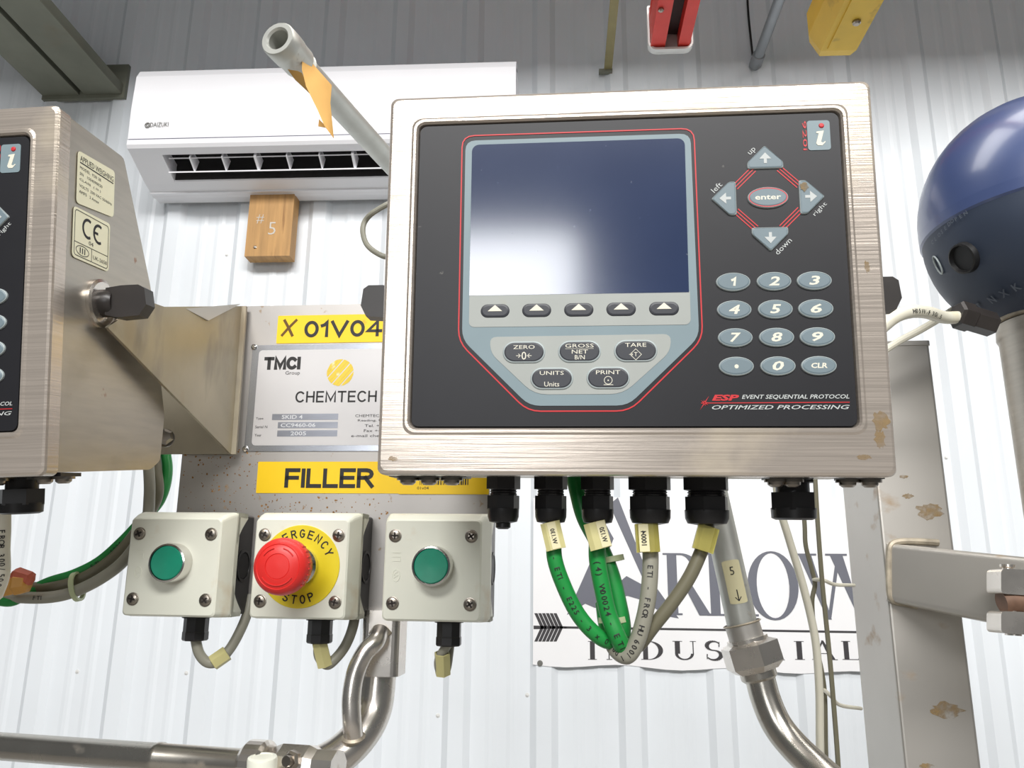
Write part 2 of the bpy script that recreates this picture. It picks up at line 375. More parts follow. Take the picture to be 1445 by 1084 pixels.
# ------------------------------------------------------------------ setting
WY = 1.85
b = B(); prof = []; pitch = .187; x0 = -.968 - 10 * pitch
for k in range(34):                                            # ribbed metal sheeting
    x = x0 + k * pitch
    prof += [(x - .030, 0), (x - .016, .011), (x + .016, .011), (x + .030, 0), (x + .062, 0), (x + .070, .0015), (x + .078, .0015), (x + .086, 0),
             (x + .107, 0), (x + .115, .0015), (x + .123, .0015), (x + .131, 0)]
b.loops([[(x, WY - d, 0), (x, WY - d, 3.3)] for x, d in prof], closed=False, cap0=False, cap1=False)
xa, xb = prof[0][0], prof[-1][0]
b.box(((xa + xb) / 2, WY + .06, 1.65), (xb - xa, .1, 3.3))
wall = struct('wall_back', b, 'wall_white')
for px, py in ((320, 360), (263, 950), (109, 948), (744, 981), (1335, 646), (618, 1010)):
    p = at(px, py, WY)
    bb = B(); bb.lathe([(.0028, 0), (.0028, .0025), (.002, .0032)], p + Vector((0, -.0002, 0)), (0, -1, 0), 6, 0, smooth=False)
    bb.lathe([(.0046, 0), (.0042, .001)], p + Vector((0, 0, 0)), (0, -1, 0), 14)
    obj('sheeting_screw', bb, 'white_metal', wall, True)
struct('floor', B().box((0, -1.5, -.05), (9, 7, .1)), 'concrete')
b = B().box((.3, 1.275, 3.165), (7, 1.15, .12)); b.box((.3, .74, 3.25), (7, .08, .3))
struct('ceiling', b, 'deck_paint')

# twin channel beam overhead, running to the wall
e = at(172, 133, WY - .02); t = thing('steel_beam', 'dark twin-channel steel beam overhead at upper left', 'beam', loc=e)
for k in range(2):
    xr = e.x - k * .115
    bb = B()
    bb.box((xr - .05, (e.y + .3) / 2, e.z + .004), (.10, e.y - .3, .008)); bb.box((xr - .097, (e.y + .3) / 2, e.z + .05), (.007, e.y - .3, .09))
    bb.box((xr - .004, (e.y + .3) / 2, e.z + .018), (.008, e.y - .3, .022))
    obj('channel', bb, 'beam_dark', t, True)
obj('end_plate', B().box((e.x - .105, e.y + .005, e.z + .04), (.225, .012, .1)), 'beam_dark', t, True)

# red rail with a white end strap
e = at(946, 68, 1.5); t = thing('overhead_rail', 'red overhead channel rail with white end strap', 'rail', loc=e)
for sx in (-1, 1):
    bb = B().box((e.x + sx * .027, e.y - .5, e.z + .035), (.030 if sx < 0 else .024, 1.0, .07))
    obj('flange', bb, 'rail_red', t, True)
obj('slot', B().box((e.x + .002, e.y - .5, e.z + .05), (.032, .99, .04)), 'rail_slot', t, True)
obj('rail_top', B().box((e.x, e.y - .5, e.z + .076), (.086, 1.0, .012)), 'rail_red', t, True)
pl = rrect(e.x - .047, e.x + .047, e.z - .008, e.z + .10, (.018, .018, .004, .004)); pi_ = rrect(e.x - .043, e.x + .043, e.z - .003, e.z + .096, (.014, .014, .003, .003))
bb = B(); bb.loops([[(x, e.y + .004, z) for x, z in pl], [(x, e.y - .008, z) for x, z in pl], [(x, e.y - .008, z) for x, z in pi_], [(x, e.y + .003, z) for x, z in pi_]], cap0=False, cap1=False)
bb.prism(pl, e.y + .003, e.y + .008)
obj('end_strap', bb, 'white_metal', t, True)
bb = B().lathe([(.006, 0), (.006, .004), (.003, .006)], (e.x - .034, e.y - .12, e.z), (0, 0, -1), 6, smooth=False); obj('bolt', bb, 'screw_steel', t, True)

# yellow rail block
e = at(1178, 80, 1.45); t = thing('hoist_beam', 'yellow chamfered beam end with white strips overhead', 'beam', loc=e)
pl = [(-.055, .035), (-.035, -.002), (.035, -.002), (.055, .035), (.055, .085), (-.055, .085)]
bb = B(); bb.loops([[(e.x + x * .86, e.y, e.z + z * .9 + .004) for x, z in pl], [(e.x + x, e.y - .022, e.z + z) for x, z in pl], [(e.x + x, e.y - .19, e.z + z) for x, z in pl]])
obj('end_block', bb, 'rail_yellow', t, True)
for sx in (-1, 1):
    bb = B().box((e.x + sx * .048, e.y - .50, e.z + .055), (.014, .62, .07)); obj('side_plate', bb, 'rail_yellow', t, True)
    bb = B().box((e.x + sx * .024, e.y - .50, e.z + .030), (.028, .61, .03)); obj('white_strip', bb, 'white_metal', t, True)
obj('conductor', B().box((e.x, e.y - .50, e.z + .035), (.014, .61, .02)), 'black_plastic', t, True)
obj('cover_plate', B().box((e.x, e.y - .105, e.z - .0035), (.048, .15, .003)), 'rail_yellow', t, True)
bb = B().lathe([(.008, 0), (.008, .004), (.005, .007)], (e.x + .004, e.y - .11, e.z - .005), (0, 0, -1), 8, smooth=False); obj('bolt', bb, 'screw_steel', t, True)

# flat bar, conduit and black wire that end at the wall
e = at(858, 97, WY - .02); t = thing('flat_bar', 'thin olive flat bar overhead left of the red rail', 'bar', loc=e)
obj('bar', B().box((e.x + .0, e.y - .45, e.z), (.020, .92, .004)), 'rod_olive', t, True)
obj('clip', B().box((e.x - .006, e.y + .006, e.z - .004), (.034, .014, .008)), 'beam_dark', t, True)
e = at(1067, 88, WY - .02); t = thing('conduit', 'grey round conduit overhead between red rail and yellow beam', 'pipe', loc=e)
obj('tube', B().lathe([(.0125, 0), (.0125, .95)], e, (0, -1, 0), 20), 'conduit_grey', t, True)
obj('collar', B().lathe([(.0155, -.012), (.0155, .03), (.0135, .032)], e, (0, -1, 0), 20), 'conduit_grey', t, True)
bb = B(); bb.tube([at(1062, 78, WY - .03), at(1059, 50, WY - .04), at(1056, 20, WY - .04), at(1054, -15, WY - .04)], .0028, 8); tag(obj('wire', bb, 'black_rubber'), 'thin black wire on wall beside the grey conduit', 'wire')

# ------------------------------------------------------------------ air conditioner
ax0, ax1 = -1.004, -.094
t = thing('air_conditioner', 'white wall-mounted split air conditioner above wooden block', 'air conditioner', loc=((ax0 + ax1) / 2, WY - .017, 2.45))
yf = 1.65
prof = [(yf + .182, 2.448), (yf + .13, 2.448), (yf + .03, 2.486), (yf + .008, 2.502), (yf + .004, 2.510), (yf + .006, 2.55), (yf + .182, 2.55)]
def ext(pf, xa, xb, mi=0, bb=None, inset=0.):
    bb = bb or B()
    bb.loops([[(xa, y, z) for y, z in pf], [(xb, y, z) for y, z in pf]], mi); return bb
# body with a recessed outlet in its sloping underside: underside built as a frame
P = lambda u: Vector((0, yf + .008 + (.122) * u, 2.502 - .054 * u))       # u 0 front .. 1 back along the underside
obj('body_shell', ext([(yf + .182, 2.448), (yf + .182, 2.72), (yf + .06, 2.72), (yf + .022, 2.70), (yf + .022, 2.56), (yf + .13, 2.53), (yf + .13, 2.448)], ax0, ax1), 'ac_white', t, True)
obj('front_panel', ext([(yf + .004, 2.523), (yf + .001, 2.60), (yf + .004, 2.69), (yf + .016, 2.712), (yf + .055, 2.726), (yf + .075, 2.722), (yf + .022, 2.69), (yf + .022, 2.523)], ax0, ax1), 'ac_white', t, True)
obj('seam', B().box(((ax0 + ax1) / 2, yf + .012, 2.5215), (ax1 - ax0 - .002, .012, .003)), 'ac_seam', t, True)
bb = B(); ox0, ox1 = ax0 + .075, ax1 - .075
sec = lambda u0, u1: [(P(u0).y, P(u0).z), (P(u1).y, P(u1).z), (P(u1).y + .006, P(u1).z + .012), (P(u0).y + .006, P(u0).z + .012)]
lip = [(yf + .003, 2.520), (yf + .002, 2.507), (yf + .008, 2.5), (P(.16).y, P(.16).z), (P(.16).y, P(.16).z + .025), (yf + .02, 2.52)]
ext(lip, ax0, ax1, bb=bb); ext([(P(.74).y, P(.74).z), (P(1).y + .02, P(1).z - .003), (P(1).y + .02, P(1).z + .03), (P(.80).y + .012, P(.74).z + .012), (P(.74).y, P(.74).z + .004)], ax0, ax1, bb=bb)
for xa, xb in ((ax0, ox0), (ox1, ax1)): ext([(P(.1).y, P(.1).z), (P(.8).y, P(.8).z), (P(.8).y, P(.8).z + .05), (P(.1).y, P(.1).z + .03)], xa, xb, bb=bb)
obj('bottom_frame', bb, 'ac_white', t, True)
obj('outlet_duct', ext([(P(.05).y, 2.552), (P(.80).y + .012, 2.552), (P(.80).y + .012, 2.468), (P(.75).y + .001, 2.4685), (P(.78).y, 2.546), (P(.05).y, 2.546)], ox0 - .02, ox1 + .02), 'ac_dark', t, True)
q = P(.55); obj('louver', ext([(q.y - .016, q.z - .0085), (q.y + .014, q.z + .0085), (q.y + .013, q.z + .0110), (q.y - .017, q.z - .0055)], ox0 + .004, ox1 - .004), 'ac_white', t, True)
q = P(.30); obj('louver', ext([(q.y - .004, q.z + .004), (q.y + .010, q.z + .012), (q.y + .009, q.z + .014), (q.y - .005, q.z + .0065)], ox0 + .010, ox1 - .010), 'ac_white', t, True)
for k in range(9):
    x = ox0 + .062 + k * .0775; big = k % 3 == 2
    q = P(.36)
    obj('fin', B().add([(x, q.y - .018, q.z + .006), (x, q.y + .016, q.z - .012), (x, q.y + .03, q.z + .022), (x, q.y - .01, q.z + .03),
                        (x + (.006 if big else .003), q.y - .018, q.z + .006), (x + (.006 if big else .003), q.y + .016, q.z - .012), (x + (.006 if big else .003), q.y + .03, q.z + .022), (x + (.006 if big else .003), q.y - .01, q.z + .03)],
                       [(0, 1, 2, 3), (4, 7, 6, 5), (0, 4, 5, 1), (1, 5, 6, 2), (2, 6, 7, 3), (3, 7, 4, 0)]), 'ac_white', t, True)
a = at(202, 181, yf); c = at(238, 171, yf)
bb = B(); text(bb, 'DAIZUKI', a.x + (c.x - a.x) * .26, c.x, a.z + .004, c.z - .002, yf + .0005)
bb.strip(ell(a.x + .009, (a.z + c.z) / 2, .006, .006, 16), .0018, yf + .0006, yf + .001); bb.strip(ell(a.x + .009, (a.z + c.z) / 2, .003, .003, 12), .0014, yf + .0006, yf + .001)
obj('logo', bb, 'print_faint', t, True)

# wooden block under the air conditioner
a = at(345, 362, WY - .055); c = at(415, 285, WY - .055)
t = thing('wooden_block', 'short wooden board end marked #5 below the air conditioner', 'wood block', loc=((a.x + c.x) / 2, WY - .02, a.z))
obj('board', B().box(((a.x + c.x) / 2, WY - .0365, (a.z + c.z) / 2 + .015), (c.x - a.x, .039, c.z - a.z + .03)), 'wood', t, True)
p = at(360, 349, WY - .056); obj('screw', B().lathe([(.004, 0), (.004, .001), (.002, .002)], p, (0, -1, 0), 12), 'screw_steel', t, True)
bb = B(); p = at(367, 309, WY - .0567); r = at(384, 322, WY - .0567)
text(bb, '#', p.x - .009, p.x + .010, p.z - .012, p.z + .012, p.y, bold=-.01); text(bb, '5', r.x - .009, r.x + .009, r.z - .017, r.z + .016, r.y, bold=-.01)
obj('chalk_mark', bb, 'print_chalk', t, True)

# ------------------------------------------------------------------ banner on the wall
BY = WY - .0130
def serif(ch):
    """didone capital, cap height 1: list of outlines, and its width"""
    th, tn, sf = .17, .035, .03
    R_ = lambda x0, y0, x1, y1: [(x0, y0), (x1, y0), (x1, y1), (x0, y1)]
    stem = lambda x: [R_(x, 0, x + th, 1), R_(x - .07, 0, x + th + .07, sf), R_(x - .07, 1 - sf, x + th + .07, 1)]
    def ring(cx, cy, rx, ry, tx, ty, a0, a1, n=18):
        out = []
        for i in range(n):
            p, q = a0 + (a1 - a0) * i / n, a0 + (a1 - a0) * (i + 1) / n
            out.append([(cx + rx * cos(p), cy + ry * sin(p)), (cx + rx * cos(q), cy + ry * sin(q)), (cx + (rx - tx) * cos(q), cy + (ry - ty) * sin(q)), (cx + (rx - tx) * cos(p), cy + (ry - ty) * sin(p))])
        return out
    if ch == 'I': return stem(.07), .31
    if ch == 'O': return ring(.42, .5, .42, .52, .15, .03, 0, 2 * pi, 36), .84
    if ch == 'D': return stem(.07) + ring(.26, .5, .50, .5, .16, .03, -pi / 2, pi / 2), .78
    if ch == 'R': return stem(.07) + ring(.30, .74, .34, .26, .15, .03, -pi / 2, pi / 2) + [R_(.2, .97, .32, 1), R_(.2, .48, .32, .51), [(.34, .50), (.50, .47), (.80, 0), (.60, 0)], R_(.60, 0, .90, sf)], .86
    if ch == 'N': return [R_(.07, 0, .07 + tn, 1), R_(.70, 0, .70 + tn, 1), [(.06, 1), (.25, 1), (.735, 0), (.70, 0)], R_(0, 0, .19, sf), R_(0, 1 - sf, .2, 1), R_(.62, 1 - sf, .82, 1)], .82
    if ch == 'U': return [R_(.07, .32, .07 + th, 1), R_(.66, .32, .66 + tn, 1), R_(0, 1 - sf, .32, 1), R_(.58, 1 - sf, .78, 1)] + ring(.383, .33, .313, .34, .1, .06, pi, 2 * pi), .78
    if ch == 'T': return [R_(.27, 0, .27 + th, 1), R_(.2, 0, .51, sf), R_(0, 1 - sf, .71, 1), [(0, 1), (0, .78), (.03, .78), (.07, 1)], [(.71, 1), (.64, 1), (.68, .78), (.71, .78)]], .71
    if ch == 'L': return stem(.07) + [R_(.2, 0, .62, sf), [(.62, 0), (.62, .26), (.59, .26), (.54, 0)]], .62
    if ch == 'A': return [[(.06, 0), (.10, 0), (.42, .93), (.38, 1.01)], [(.36, 1.03), (.44, 1.03), (.83, 0), (.64, 0)], R_(.18, .32, .60, .35), R_(0, 0, .2, sf), R_(.56, 0, .9, sf)], .9
    if ch == 'W': return [[(.06, 1), (.25, 1), (.48, 0), (.42, 0)], [(.42, 0), (.47, 0), (.64, .8), (.60, .86)], [(.52, 1), (.71, 1), (.93, 0), (.88, 0)], [(.88, 0), (.93, 0), (1.20, 1), (1.16, 1)],
                          R_(0, 1 - sf, .33, 1), R_(.46, 1 - sf, .78, 1), R_(1.08, 1 - sf, 1.28, 1)], 1.28
    if ch == 'S':
        out = []; path = []
        for i in range(33):
            u = i / 32; a = .35 + u * 2 * pi * .0
            if u <= .5: q = u / .5; an = radians(30 + 240 * q); path.append((.30 + .24 * cos(an), .745 + .24 * sin(an), .05 + .12 * max(0, sin(pi * q)) ** 2 * (.4 + q)))
            else: q = (u - .5) / .5; an = radians(90 - 240 * q); path.append((.30 + .26 * cos(an), .25 + .255 * sin(an), .05 + .12 * max(0, sin(pi * q)) ** 2 * (1.4 - q)))
        for (xa, ya, wa), (xb, yb, wb) in zip(path, path[1:]):
            d = Vector((xb - xa, yb - ya)); d = d.normalized() if d.length > 1e-6 else Vector((1, 0)); n_ = Vector((-d.y, d.x))
            out.append([(xa + n_.x * wa / 2, ya + n_.y * wa / 2), (xb + n_.x * wb / 2, yb + n_.y * wb / 2), (xb - n_.x * wb / 2, yb - n_.y * wb / 2), (xa - n_.x * wa / 2, ya - n_.y * wa / 2)])
        out += [[(.48, .70), (.52, .70), (.52, .97), (.50, .97)], [(.04, .30), (.08, .30), (.06, .03), (.04, .03)]]
        return out, .6
def put(bb, ch, x0, x1, z0, z1, y):
    polys, wd = serif(ch)
    for i_, pg in enumerate(polys): bb.add([(x0 + u / wd * (x1 - x0), y - .00003 * i_ - x0 * .0006, z0 + v * (z1 - z0)) for u, v in pg], [tuple(range(len(pg)))])
a = at(752, 938, BY); c = at(752, 703, BY); rr = at(1262, 700, BY)
ang = 0.012
t = thing('wall_banner', 'white company banner with grey serif lettering hung on the wall', 'banner', loc=((a.x + rr.x) / 2, BY, a.z))
bb = B(); n = 24; fr = []; bk = []
for i in range(n + 1):
    x = a.x + (rr.x + .05 - a.x) * i / n; zz = a.z - .010 * i / n - .004 * sin(i * .9)
    fr.append((x, zz, c.z + .004 * sin(i * .5)))
for i in range(n):
    (xa, za, zb), (xc, zc, zd) = fr[i], fr[i + 1]
    bb.add([(xa, BY, za), (xc, BY, zc), (xc, BY, zd), (xa, BY, zb), (xa, BY + .0012, za), (xc, BY + .0012, zc), (xc, BY + .0012, zd), (xa, BY + .0012, zb)],
           [(0, 1, 2, 3), (4, 7, 6, 5), (0, 4, 5, 1), (3, 2, 6, 7)])
obj('cloth', bb, 'banner_white', t, True)
for px, py in ((762, 936),):
    p = at(px, py, BY); obj('eyelet', B().lathe([(.006, 0), (.006, .0015), (.0035, .002)], p, (0, -1, 0), 16), 'print_faint', t, True)
TY = BY - .0006
def letter(ch, pa, pb, m_):
    q0 = at(*pa, TY); q1 = at(*pb, TY); bb = B(); put(bb, ch, q0.x, q1.x, q0.z, q1.z, TY); obj('letter', bb, m_, t, True)
for ch, pa, pb in (('R', (938, 868), (1004, 781)), ('R', (998, 869), (1062, 781)), ('O', (1058, 873), (1123, 780)), ('W', (1127, 874), (1243, 782))):
    letter(ch, pa, pb, 'banner_slate')
Q = lambda *ps: [at(x, y, TY) for x, y in ps]
bb = B()   # big swept A whose crossbar is an arrow notch
bb.add(Q((860, 712), (872, 702), (916, 815), (958, 873), (932, 868), (905, 812)), [(0, 1, 2, 3, 4, 5)])
bb.add(Q((856, 742), (866, 760), (842, 820), (862, 832), (826, 852), (800, 868)), [(0, 1, 2), (0, 2, 5), (2, 3, 4), (2, 4, 5)])
bb.add([p + Vector((0, -.0004, 0)) for p in Q((862, 832), (884, 813), (908, 826), (950, 869), (930, 862), (903, 846), (886, 841), (872, 842), (840, 858), (826, 852))], [(0, 1, 2, 6, 7), (2, 3, 4, 5, 6), (0, 7, 8, 9)])
obj('letter', bb, 'banner_slate', t, True)
for ch, xa, xb in (('I', 830, 842), ('N', 856, 890), ('D', 905, 936), ('U', 950, 982), ('S', 996, 1018), ('T', 1030, 1058), ('R', 1072, 1104), ('I', 1122, 1134), ('A', 1146, 1180), ('L', 1189, 1212)):
    letter(ch, (xa, 931), (xb, 905), 'banner_dark')
bb = B(); bb.add(Q((796, 884), (1290, 892), (1290, 895), (796, 887)), [(0, 3, 2, 1)])
obj('arrow_shaft', bb, 'banner_dark', t, True)
bb = B()
for s_ in (-1, 1):
    for k in range(6):
        x = 753 + k * 5.4
        bb.add(Q((x + 10, 885.5), (x + 14.6, 885.5), (x + 5.4, 885.5 + s_ * 20), (x + 1, 885.5 + s_ * 20)), [(0, 1, 2, 3)])
bb.add(Q((753, 883), (800, 884), (800, 887), (753, 888)), [(0, 1, 2, 3)])
obj('arrow_feather', bb, 'banner_dark', t, True)

# ------------------------------------------------------------------ weighing terminals
def make_terminal():
    t = thing('weighing_terminal', 'stainless weighing terminal with keypad facing the camera above hanging green cables', 'weighing terminal',
              mw=frame((.0376, .4149, 1.6677), -.0330, .0808, .0077))
    bb = B()
    pf = rpoly([(.010, .1065), (.073, .1055), (.112, .026), (.136, -.064), (.131, -.097), (.1175, -.1035), (.010, -.1065)], .003, 2)
    bb.loops([[(-.1325, y, z) for y, z in pf], [(.1325, y, z) for y, z in pf]])
    obj('housing', bb, 'steel_side', t)
    # door frame round the overlay
    bb = B(); o = lambda d, r: rrect(-.134 + d, .134 - d, -.1085 + d, .1085 - d, r, 5); wi = lambda d, r: rrect(-.1165 - d, .1165 + d, -.083 - d, .0908 + d, r, 5)
    ls = [[(x, .012, z) for x, z in o(0, .004)], [(x, .002, z) for x, z in o(0, .004)], [(x, .0006, z) for x, z in o(.0006, .004)], [(x, 0, z) for x, z in o(.002, .004)],
          [(x, 0, z) for x, z in wi(.0042, .006)], [(x, -.0007, z) for x, z in wi(.003, .006)], [(x, -.0007, z) for x, z in wi(.0016, .005)], [(x, .0006, z) for x, z in wi(.0006, .004)], [(x, .004, z) for x, z in wi(0, .004)]]
    bb.loops(ls, 0, False, False, False)
    obj('door_frame', bb, 'steel_bezel', t)
    obj('gasket', B().loops([[(x, .0035, z) for x, z in wi(.001, .004)], [(x, .006, z) for x, z in wi(.001, .004)]]), 'black_rubber', t)
    ov = obj('keypad_overlay', B().prism(wi(-.0004, .004), .0012, .0034), 'overlay_black', t)
    # printed fields of the overlay
    body = rpoly([(-.0908, .0825), (.0370, .0825), (.0385, -.0358), (.0000, -.0733), (-.0530, -.0733), (-.0905, -.0358)], .006)
    obj('red_outline', B().strip(rpoly([(-.0918, .0838), (.0380, .0838), (.0393, -.0362), (.0004, -.0745), (-.0534, -.0745), (-.0915, -.0362)], .007), .0007, .0009, .0013), 'print_red', ov)
    gp = [(x * .985 - .0004, z * .978 + .0001) for x, z in body]
    obj('grey_field', B().prism(gp, .0009, .0013), 'overlay_blue_grey', ov)
    obj('soft_key_field', B().prism(rrect(-.0859, .0333, -.0282, -.0100, (.003, .003, 0, 0)), .0007, .001), 'overlay_light_grey', ov)
    obj('function_key_field', B().prism(rpoly([(-.0745, -.0338), (.0230, -.0332), (.0220, -.0430), (-.0030, -.0655), (-.0500, -.0655), (-.0735, -.0430)], .007), .0007, .001), 'overlay_light_grey', ov)
    obj('display', B().prism(rrect(-.0860, .0328, -.0104, .0780, (0, 0, .004, .004)), .0006, .0012), 'screen_glass', t)
    for x in (-.0716, -.0489, -.0261, -.0034, .0194):
        k = obj('soft_key', B().dome(pill(x, -.0193, .0160, .0077), [(0, .0008), (.0004, .0003), (.0012, .0001)]), 'key_dark', t)
        obj('legend', B().prism([(x - .004, -.0196), (x + .004, -.0196), (x, -.0161)], -.0001, .00012), 'print_cream', k)
    def fkey(x, z, draw):
        k = obj('function_key', B().dome(pill(x, z, .0232, .0122), [(0, .0008), (.0004, .0001), (.0009, -.0001), (.0010, .0001), (.0016, -.0001)], [0, 0, 0, 1, 1]), ['key_rim', 'key_dark'], t)
        bb = B(); draw(bb, x, z); obj('legend', bb, 'print_cream', k)
    Y = -.00015
    def zero(bb, x, z):
        text(bb, 'ZERO', x - .0058, x + .0058, z + .0017, z + .0038, Y); text(bb, '0', x - .0013, x + .0013, z - .0042, z + .0002, Y)
        for s_ in (-1, 1):
            bb.strip([(x + s_ * .0042, z - .002), (x + s_ * .0019, z - .002)], .0003, Y, .0001, 0, False)
            bb.strip([(x + s_ * .0030, z - .0009), (x + s_ * .0019, z - .002), (x + s_ * .0030, z - .0031)], .0003, Y, .0001, 0, False)
    def gross(bb, x, z):
        text(bb, 'GROSS', x - .0076, x + .0076, z + .0021, z + .0041, Y); text(bb, 'NET', x - .0041, x + .0045, z - .0012, z + .0009, Y); text(bb, 'B/N', x - .0025, x + .0028, z - .0044, z - .0020, Y)
        bb.strip([(x - .0076, z + .0015), (x + .0076, z + .0015)], .00015, Y, .0001, 0, False)
    def tare(bb, x, z):
        text(bb, 'TARE', x - .0056, x + .0056, z + .0021, z + .0042, Y); text(bb, 'T', x - .0009, x + .0009, z - .0030, z - .0008, Y)
        bb.strip([(x - .003, z - .002), (x, z + .001), (x + .003, z - .002), (x, z - .005)], .00025, Y, .0001)
        bb.strip([(x - .0035, z - .002), (x - .0016, z - .002)], .00025, Y, .0001, 0, False); bb.strip([(x - .0025, z - .0011), (x - .0016, z - .002), (x - .0025, z - .0029)], .00025, Y, .0001, 0, False)
    def units(bb, x, z):
        text(bb, 'UNITS', x - .0064, x + .0064, z + .0019, z + .0040, Y); text(bb, 'Units', x - .0040, x + .0040, z - .0044, z - .0018, Y)
    def prnt(bb, x, z):
        text(bb, 'PRINT', x - .0064, x + .0064, z + .0019, z + .0040, Y); bb.strip(ell(x, z - .0014, .0021, .0021, 18), .0003, Y, .0001); bb.strip([(x - .0024, z - .0038), (x + .0026, z - .0038)], .0003, Y, .0001, 0, False)
        bb.prism(ell(x, z - .0014, .0004, .0004, 8), Y, .0001)
    for (x, z), d in zip(((-.0556, -.0425), (-.0258, -.0424), (.0040, -.0423), (-.0406, -.0570), (-.0107, -.0568)), (zero, gross, tare, units, prnt)): fkey(x, z, d)
    for i, s_ in enumerate('123456789.0C'):
        x = (.0562, .0775, .0983)[i % 3]; z = (-.0051, -.0204, -.0356, -.0510)[i // 3]
        k = obj('number_key', B().dome(ell(x, z, .0091, .0052), [(0, .0012), (.0002, .0003), (.0006, 0), (.0007, .0002), (.0014, -.0001)], [0, 0, 0, 1, 1]), ['key_rim', 'key_grey'], t)
        bb = B()
        if s_ == '.': bb.prism(ell(x, z - .0002, .0011, .0011, 14), Y, 0)
        elif s_ == 'C': text(bb, 'CLR', x - .0041, x + .0041, z - .0014, z + .0014, Y, shear=.12, bold=.03)
        else:
            wd = .0017 if s_ == '1' else .0027
            if s_ == '1': stext(bb, s_, x - .0016, x + .0012, z - .0024, z + .0024, Y, .26, .16)
            else: text(bb, s_, x - .0029, x + .0029, z - .0025, z + .0025, Y, shear=.2, bold=.024)
        obj('legend', bb, 'print_cream', k)
    # arrow keys round the enter key
    for rot, (cx, cz), wtxt, (wx, wz) in ((0, (.0757, .0652), 'up', (.0693, .0690)), (pi / 2, (.0530, .0420), 'left', (.0493, .0488)), (pi, (.0766, .0185), 'down', (.0832, .0144)), (-pi / 2, (.0994, .0418), 'right', (.1035, .0348))):
        sh = [(-.0097, -.0066), (.0097, -.0066), (.0097, -.0028), (.0004, .0066), (-.0004, .0066), (-.0097, -.0028)]
        ar = [(-.0008, -.0036), (.0008, -.0036), (.0008, -.0010), (.0032, -.0010), (0, .0026), (-.0032, -.0010), (-.0008, -.0010)]
        ro = lambda ps: [(cx + x * cos(rot) - z * sin(rot), cz + x * sin(rot) + z * cos(rot)) for x, z in ps]
        k = obj('arrow_key', B().dome(rpoly(ro(sh), .0012, 3), [(0, .0012), (.0002, .0004), (.0005, .0001), (.0006, .0003), (.0011, .0001)], [0, 0, 0, 1, 1]), ['key_rim', 'key_grey'], t)
        obj('legend', B().prism(ro(ar), Y + .0001, .0002), 'print_pale', k)
        wl = {'up': .0045, 'left': .0064, 'down': .0110, 'right': .0094}[wtxt]
        bb = B(); text(bb, wtxt, wx - wl / 2, wx + wl / 2, wz - .0015, wz + .0015, .0010, rot=pi / 4); obj('key_word', bb, 'print_pale', ov)
    k = obj('enter_key', B().dome(ell(.0763, .0420, .0109, .0061), [(0, .0012), (.0002, .0003), (.0005, 0), (.0006, .0001), (.0010, .0001), (.0011, .0001), (.0016, -.0001)], [0, 0, 0, 2, 2, 1, 1]), ['key_rim', 'key_grey', 'print_red'], t)
    bb = B(); text(bb, 'enter', .0763 - .0069, .0763 + .0069, .0406, .0432, Y, bold=.02); obj('legend', bb, 'print_cream', k)
    bb = B()
    for sx, sz in ((-1, 1), (1, 1), (1, -1), (-1, -1)):
        for q in (-.0016, 0, .0016):
            pa = Vector((.0762 + sx * .0068, .0418 + sz * .0170)) + Vector((sx, sz)) * q * .7; pb = Vector((.0762 + sx * .0170, .0418 + sz * .0068)) + Vector((sx, sz)) * q * .7
            bb.strip([tuple(pa), tuple(pb)], .00055, .0010, .0013, 0, False)
    obj('red_lines', bb, 'print_red', ov)
    # badge with an italic i, model number and process name
    k = obj('badge', B().prism(rrect(.0990, .1111, .0687, .0860, .0016), .0009, .0013), 'overlay_blue_grey', t)
    bb = B(); text(bb, 'i', .1022, .1082, .0713, .0842, .00085, shear=.25, bold=.035); 
    bb = B()
    bb.prism([(.1040, .0795), (.1078, .0799), (.1060, .0734), (.1070, .0728), (.1082, .0738), (.1084, .0732), (.1066, .0713), (.1042, .0714), (.1034, .0726), (.1050, .0783), (.1036, .0786)], .0007, .00095)
    obj('letter_i', bb, 'print_cream', k)
    obj('red_dot', B().dome(ell(.1067, .0829, .0015, .0015, 14), [(0, .0009), (.0003, .0004), (.0007, .0003)]), 'print_red', k)
    bb = B()
    text(bb, '920i', .0976 - .0086, .0976 + .0086, .0774 - .0011, .0774 + .0011, .0010, rot=-pi / 2)
    obj('model_number', bb, 'print_red', ov)
    bb = B(); text(bb, 'ESP', .0431, .0571, -.0692, -.0660, .0010, shear=.25, bold=.04); bb.strip([(.0375, -.0704), (.1128, -.0702)], .0004, .0010, .0013, 0, False)
    for q in range(8):
        an = q * pi / 4 + .2; l_ = .0044 if q % 4 == 1 else (.0024 if q % 2 else .0018)
        c_, s_ = cos(an), sin(an); bb.prism([(.0393 + l_ * c_, -.0703 + l_ * s_), (.0393 - .0003 * s_, -.0703 + .0003 * c_), (.0393 + .0003 * s_, -.0703 - .0003 * c_)], .0009, .0013)
    obj('process_mark', bb, 'print_red', ov)
    bb = B(); text(bb, 'EVENT SEQUENTIAL PROTOCOL', .0585, .1128, -.0687, -.0661, .0010, shear=.25, bold=.012); text(bb, 'OPTIMIZED PROCESSING', .0430, .1127, -.0738, -.0716, .0010, shear=.3, bold=.008)
    obj('process_name', bb, 'print_pale', ov)
